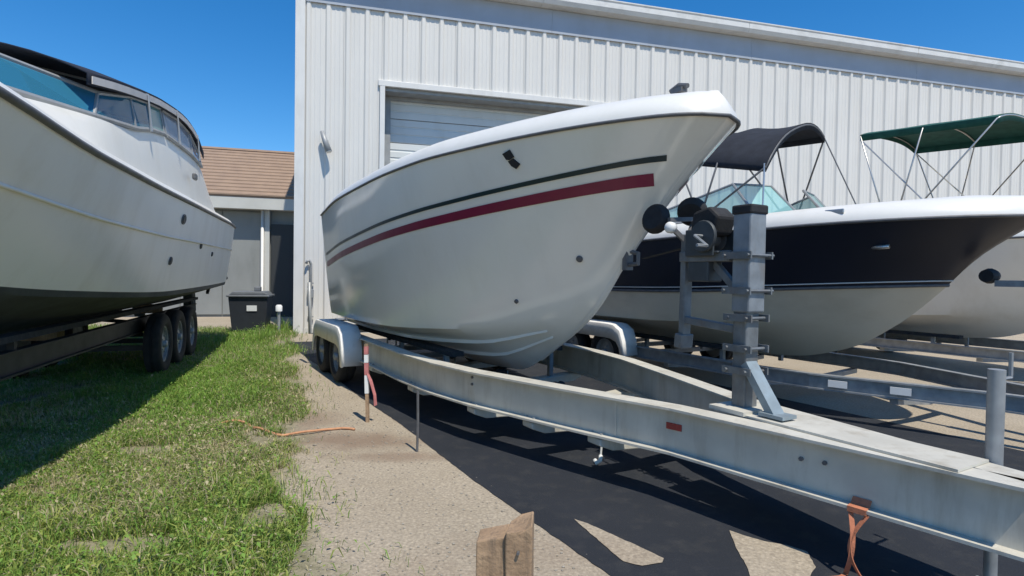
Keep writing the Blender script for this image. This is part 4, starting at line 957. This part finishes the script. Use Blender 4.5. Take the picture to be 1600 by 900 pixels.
# ================================================================== WEEDS (uncountable ground cover)
def leafmats():
    out = []
    for nm, c, c2 in (('weed green', (.19, .28, .065), (.11, .18, .04)), ('weed lime', (.36, .40, .10), (.21, .28, .06)), ('weed dry', (.50, .44, .28), (.36, .31, .18)), ('weed bright', (.20, .34, .06), (.14, .26, .04))):
        m = mat(nm, c, .6, var2=c2, vscale=5, spec=.3)
        b = m.node_tree.nodes['Principled BSDF']; tl = m.node_tree.nodes.new('ShaderNodeBsdfTranslucent'); tl.inputs['Color'].default_value = (c[0] * 1.1, c[1] * 1.1, c[2], 1)
        mx = m.node_tree.nodes.new('ShaderNodeMixShader'); mx.inputs['Fac'].default_value = .28
        l = m.node_tree.links; l.new(b.outputs[0], mx.inputs[1]); l.new(tl.outputs[0], mx.inputs[2]); l.new(mx.outputs[0], m.node_tree.nodes['Material Output'].inputs['Surface']); out.append(m)
    return out
LM = leafmats()
def vnoise(x, y, s, seed):
    g = np.random.default_rng(seed).random((64, 64)); u = (x * s) % 63; v = (y * s) % 63; i = np.floor(u).astype(int); j = np.floor(v).astype(int); fu = u - i; fv = v - j
    fu = fu * fu * (3 - 2 * fu); fv = fv * fv * (3 - 2 * fv); i1 = (i + 1) % 64; j1 = (j + 1) % 64
    return (g[i, j] * (1 - fu) + g[i1, j] * fu) * (1 - fv) + (g[i, j1] * (1 - fu) + g[i1, j1] * fu) * fv
def scatter(n, x0, x1, y0, y1, thr, seed):
    r = np.random.default_rng(seed); x = r.uniform(x0, x1, n); y = r.uniform(y0, y1, n)
    e = np.array([edge_x(v) for v in y]); d = e - x + .45 * (vnoise(x + 20, y + 20, 2.2, 5) - .5)
    dens = .5 * vnoise(x + 30, y + 30, 1.3, 11) + .3 * vnoise(x + 30, y + 30, 4.3, 12) + .2 * vnoise(x + 30, y + 30, 11., 13)
    keep = ((d > 0) | ((d > -.4) & (r.random(n) < .10 * np.exp(d * 5)))) & (dens + np.clip(d - .25, 0, .3) * .5 > thr + r.uniform(-.10, .10, n)) & (y < 14.4)
    for (gx_, gy_, ax_, ay_) in ((-2.0, 2.95, .30, .12), (-1.42, 3.35, .14, .22), (-2.85, 4.6, .28, .14)):
        e_ = ((x - gx_) / ax_) ** 2 + ((y - gy_) / ay_) ** 2 + 1.2 * (vnoise(x + 50, y + 50, 6., 41) - .5); keep &= (e_ > 1) | (r.random(n) < .06)
    return x[keep], y[keep], dens[keep], np.clip(d[keep], 0, 2)
def blades(name, x, y, hgt, wid, lean, midx, parent=None, base_r=0.02, seed=1):
    r = np.random.default_rng(seed); n = len(x); a = r.uniform(0, 2 * np.pi, n); b = r.uniform(0, 2 * np.pi, n)
    cx, cy = np.cos(a), np.sin(a); lx, ly = np.cos(b) * lean * hgt, np.sin(b) * lean * hgt
    v = np.zeros((n, 5, 3)); w_ = wid / 2
    v[:, 0] = np.stack([x - cx * w_ * .6, y - cy * w_ * .6, np.zeros(n)], 1); v[:, 1] = np.stack([x + cx * w_ * .6, y + cy * w_ * .6, np.zeros(n)], 1)
    v[:, 2] = np.stack([x + cx * w_ + lx * .35, y + cy * w_ + ly * .35, hgt * .62], 1); v[:, 3] = np.stack([x - cx * w_ + lx * .35, y - cy * w_ + ly * .35, hgt * .62], 1)
    v[:, 4] = np.stack([x + lx, y + ly, hgt * np.clip(1 - lean * .35, .4, 1)], 1)
    return v
def leaves(x, y, z, size, seed):
    r = np.random.default_rng(seed); n = len(x); a = r.uniform(0, 2 * np.pi, n); tilt = r.uniform(-.25, .8, n)
    dx, dy = np.cos(a), np.sin(a); px, py = -dy, dx; s = size
    v = np.zeros((n, 5, 3))
    def put(k, f, sd, up): v[:, k] = np.stack([x + dx * s * f * np.cos(tilt) + px * s * sd, y + dy * s * f * np.cos(tilt) + py * s * sd, np.maximum(.006, z + s * f * np.sin(tilt) + up * s)], 1)
    put(0, 0, -.04, 0); put(1, 0, .04, 0); put(2, .5, .30, .10); put(3, .5, -.30, .10); put(4, 1, 0, -.05)
    return v
allv = []; mids = []
rw = np.random.default_rng(3)
def push(v, m): allv.append(v); mids.append(m)
def mpick(n, dens, pd=.18):
    u = rw.random(n); m = np.where(u < .42, 0, np.where(u < .80 - pd, 1, np.where(u < .90, 3, 2))); m = np.where((dens < .40) & (rw.random(n) < .45), 2, m); return m
def place(x, y, m):
    lush = np.clip((y - 4.2) / 1.5, 0, 1) * np.exp(-((x + 3.6 + (y - 6) * .33) / .8) ** 2); n = len(x); u = rw.random(n)
    m = np.where(u < lush * .55, 3, m)
    arid = vnoise(x + 40, y + 40, .9, 31); m = np.where((rw.random(n) < np.clip((arid - .60) * 2.0, 0, .5)) & (u >= lush * .55), 2, m)
    return np.where((y < 5) & (m == 0) & (rw.random(n) < .45), 1, m)
# near zone: dense
for (N, y0, y1, x0, x1, sc, thr, sd) in ((190000, 1.6, 5.2, -4.6, -.2, .95, .42, 21), (100000, 5.0, 9.0, -6.6, -1.8, 1.1, .39, 22), (45000, 8.8, 14.4, -10.5, -3.0, 1.4, .34, 23), (12000, 1.5, 14.0, -12, -5.0, 1.4, .40, 24)):
    x, y, dn, d = scatter(N, x0, x1, y0, y1, thr, sd); n = len(x)
    ridge = np.exp(-((d - .55) / .45) ** 2)
    hg = (.03 + .17 * dn ** 1.6 * rw.random(n) ** 1.6 + .12 * ridge * rw.random(n) ** 2 * dn) * sc
    hg *= np.where((y > 11.5) & (x > -6.0), 1.9, 1.0)
    push(blades('b', x, y, hg, (.0035 + .0065 * rw.random(n) ** 2) * sc, rw.uniform(.1, 1.3, n), 0, seed=sd), place(x, y, mpick(n, dn)))
    x, y, dn, d = scatter(N // 7, x0, x1, y0, y1, thr + .06, sd + 50); n = len(x)
    ridge = np.exp(-((d - .55) / .5) ** 2)
    z = rw.random(n) * (.03 + .16 * dn * (.4 + ridge)) * sc * np.where((y > 11.5) & (x > -6.0), 1.8, 1.0)
    push(leaves(x, y, z, (.010 + .028 * rw.random(n) ** 1.5) * sc, sd + 9), place(x, y, np.where(rw.random(n) < .2, 3, mpick(n, dn, .2))))
Vv = np.concatenate(allv).reshape(-1, 3); mi = np.concatenate(mids); n = len(mi); print('weed leaves', n)
me = bpy.data.meshes.new('weeds'); me.vertices.add(n * 5); me.vertices.foreach_set('co', Vv.astype(np.float32).ravel())
b5 = np.arange(n) * 5
loops = np.stack([b5, b5 + 1, b5 + 2, b5 + 3, b5 + 3, b5 + 2, b5 + 4], 1).ravel().astype(np.int32)
me.loops.add(n * 7); me.loops.foreach_set('vertex_index', loops)
me.polygons.add(n * 2); ls = np.stack([np.arange(n) * 7, np.arange(n) * 7 + 4], 1).ravel().astype(np.int32)
me.polygons.foreach_set('loop_start', ls); me.polygons.foreach_set('material_index', np.repeat(mi, 2).astype(np.int32))
for m in LM: me.materials.append(m)
me.update(calc_edges=True); me.validate()
wd = link('weeds', me); wd['kind'] = 'stuff'; tag(wd, 'green and straw coloured weeds growing along the concrete edge', 'weeds')

# loose gravel and litter on the concrete
mb = MB(); rg = random.Random(9)
octv = [(1, 0, 0), (-1, 0, 0), (0, 1, 0), (0, -1, 0), (0, 0, 1), (0, 0, -1)]; octf = [(0, 2, 4), (2, 1, 4), (1, 3, 4), (3, 0, 4), (2, 0, 5), (1, 2, 5), (3, 1, 5), (0, 3, 5)]
for i in range(5200):
    y = 1.7 + 7.5 * rg.random() ** 1.7; x = edge_x(y) - .5 + 3.4 * rg.random() ** 1.4
    if (Vector((x, y, 0)) - P0).dot(NRV) > -.03 + .25 * (rg.random() < .03): continue
    s_ = rg.uniform(.003, .010) * (1.7 if rg.random() < .06 else 1); a = rg.random() * 6.28; ca, sa = math.cos(a), math.sin(a)
    vs = [(x + (v[0] * ca - v[1] * sa) * s_ * rg.uniform(.7, 1.3), y + (v[0] * sa + v[1] * ca) * s_ * rg.uniform(.7, 1.3), s_ * .35 + v[2] * s_ * .6) for v in octv]
    mb.add(vs, octf)
gv = mb.build('gravel', mat('gravel', (.36, .33, .28), .9, var2=(.17, .15, .12), vscale=37), None, fix=False); gv['kind'] = 'stuff'; tag(gv, 'loose grey gravel scattered over the concrete', 'gravel')
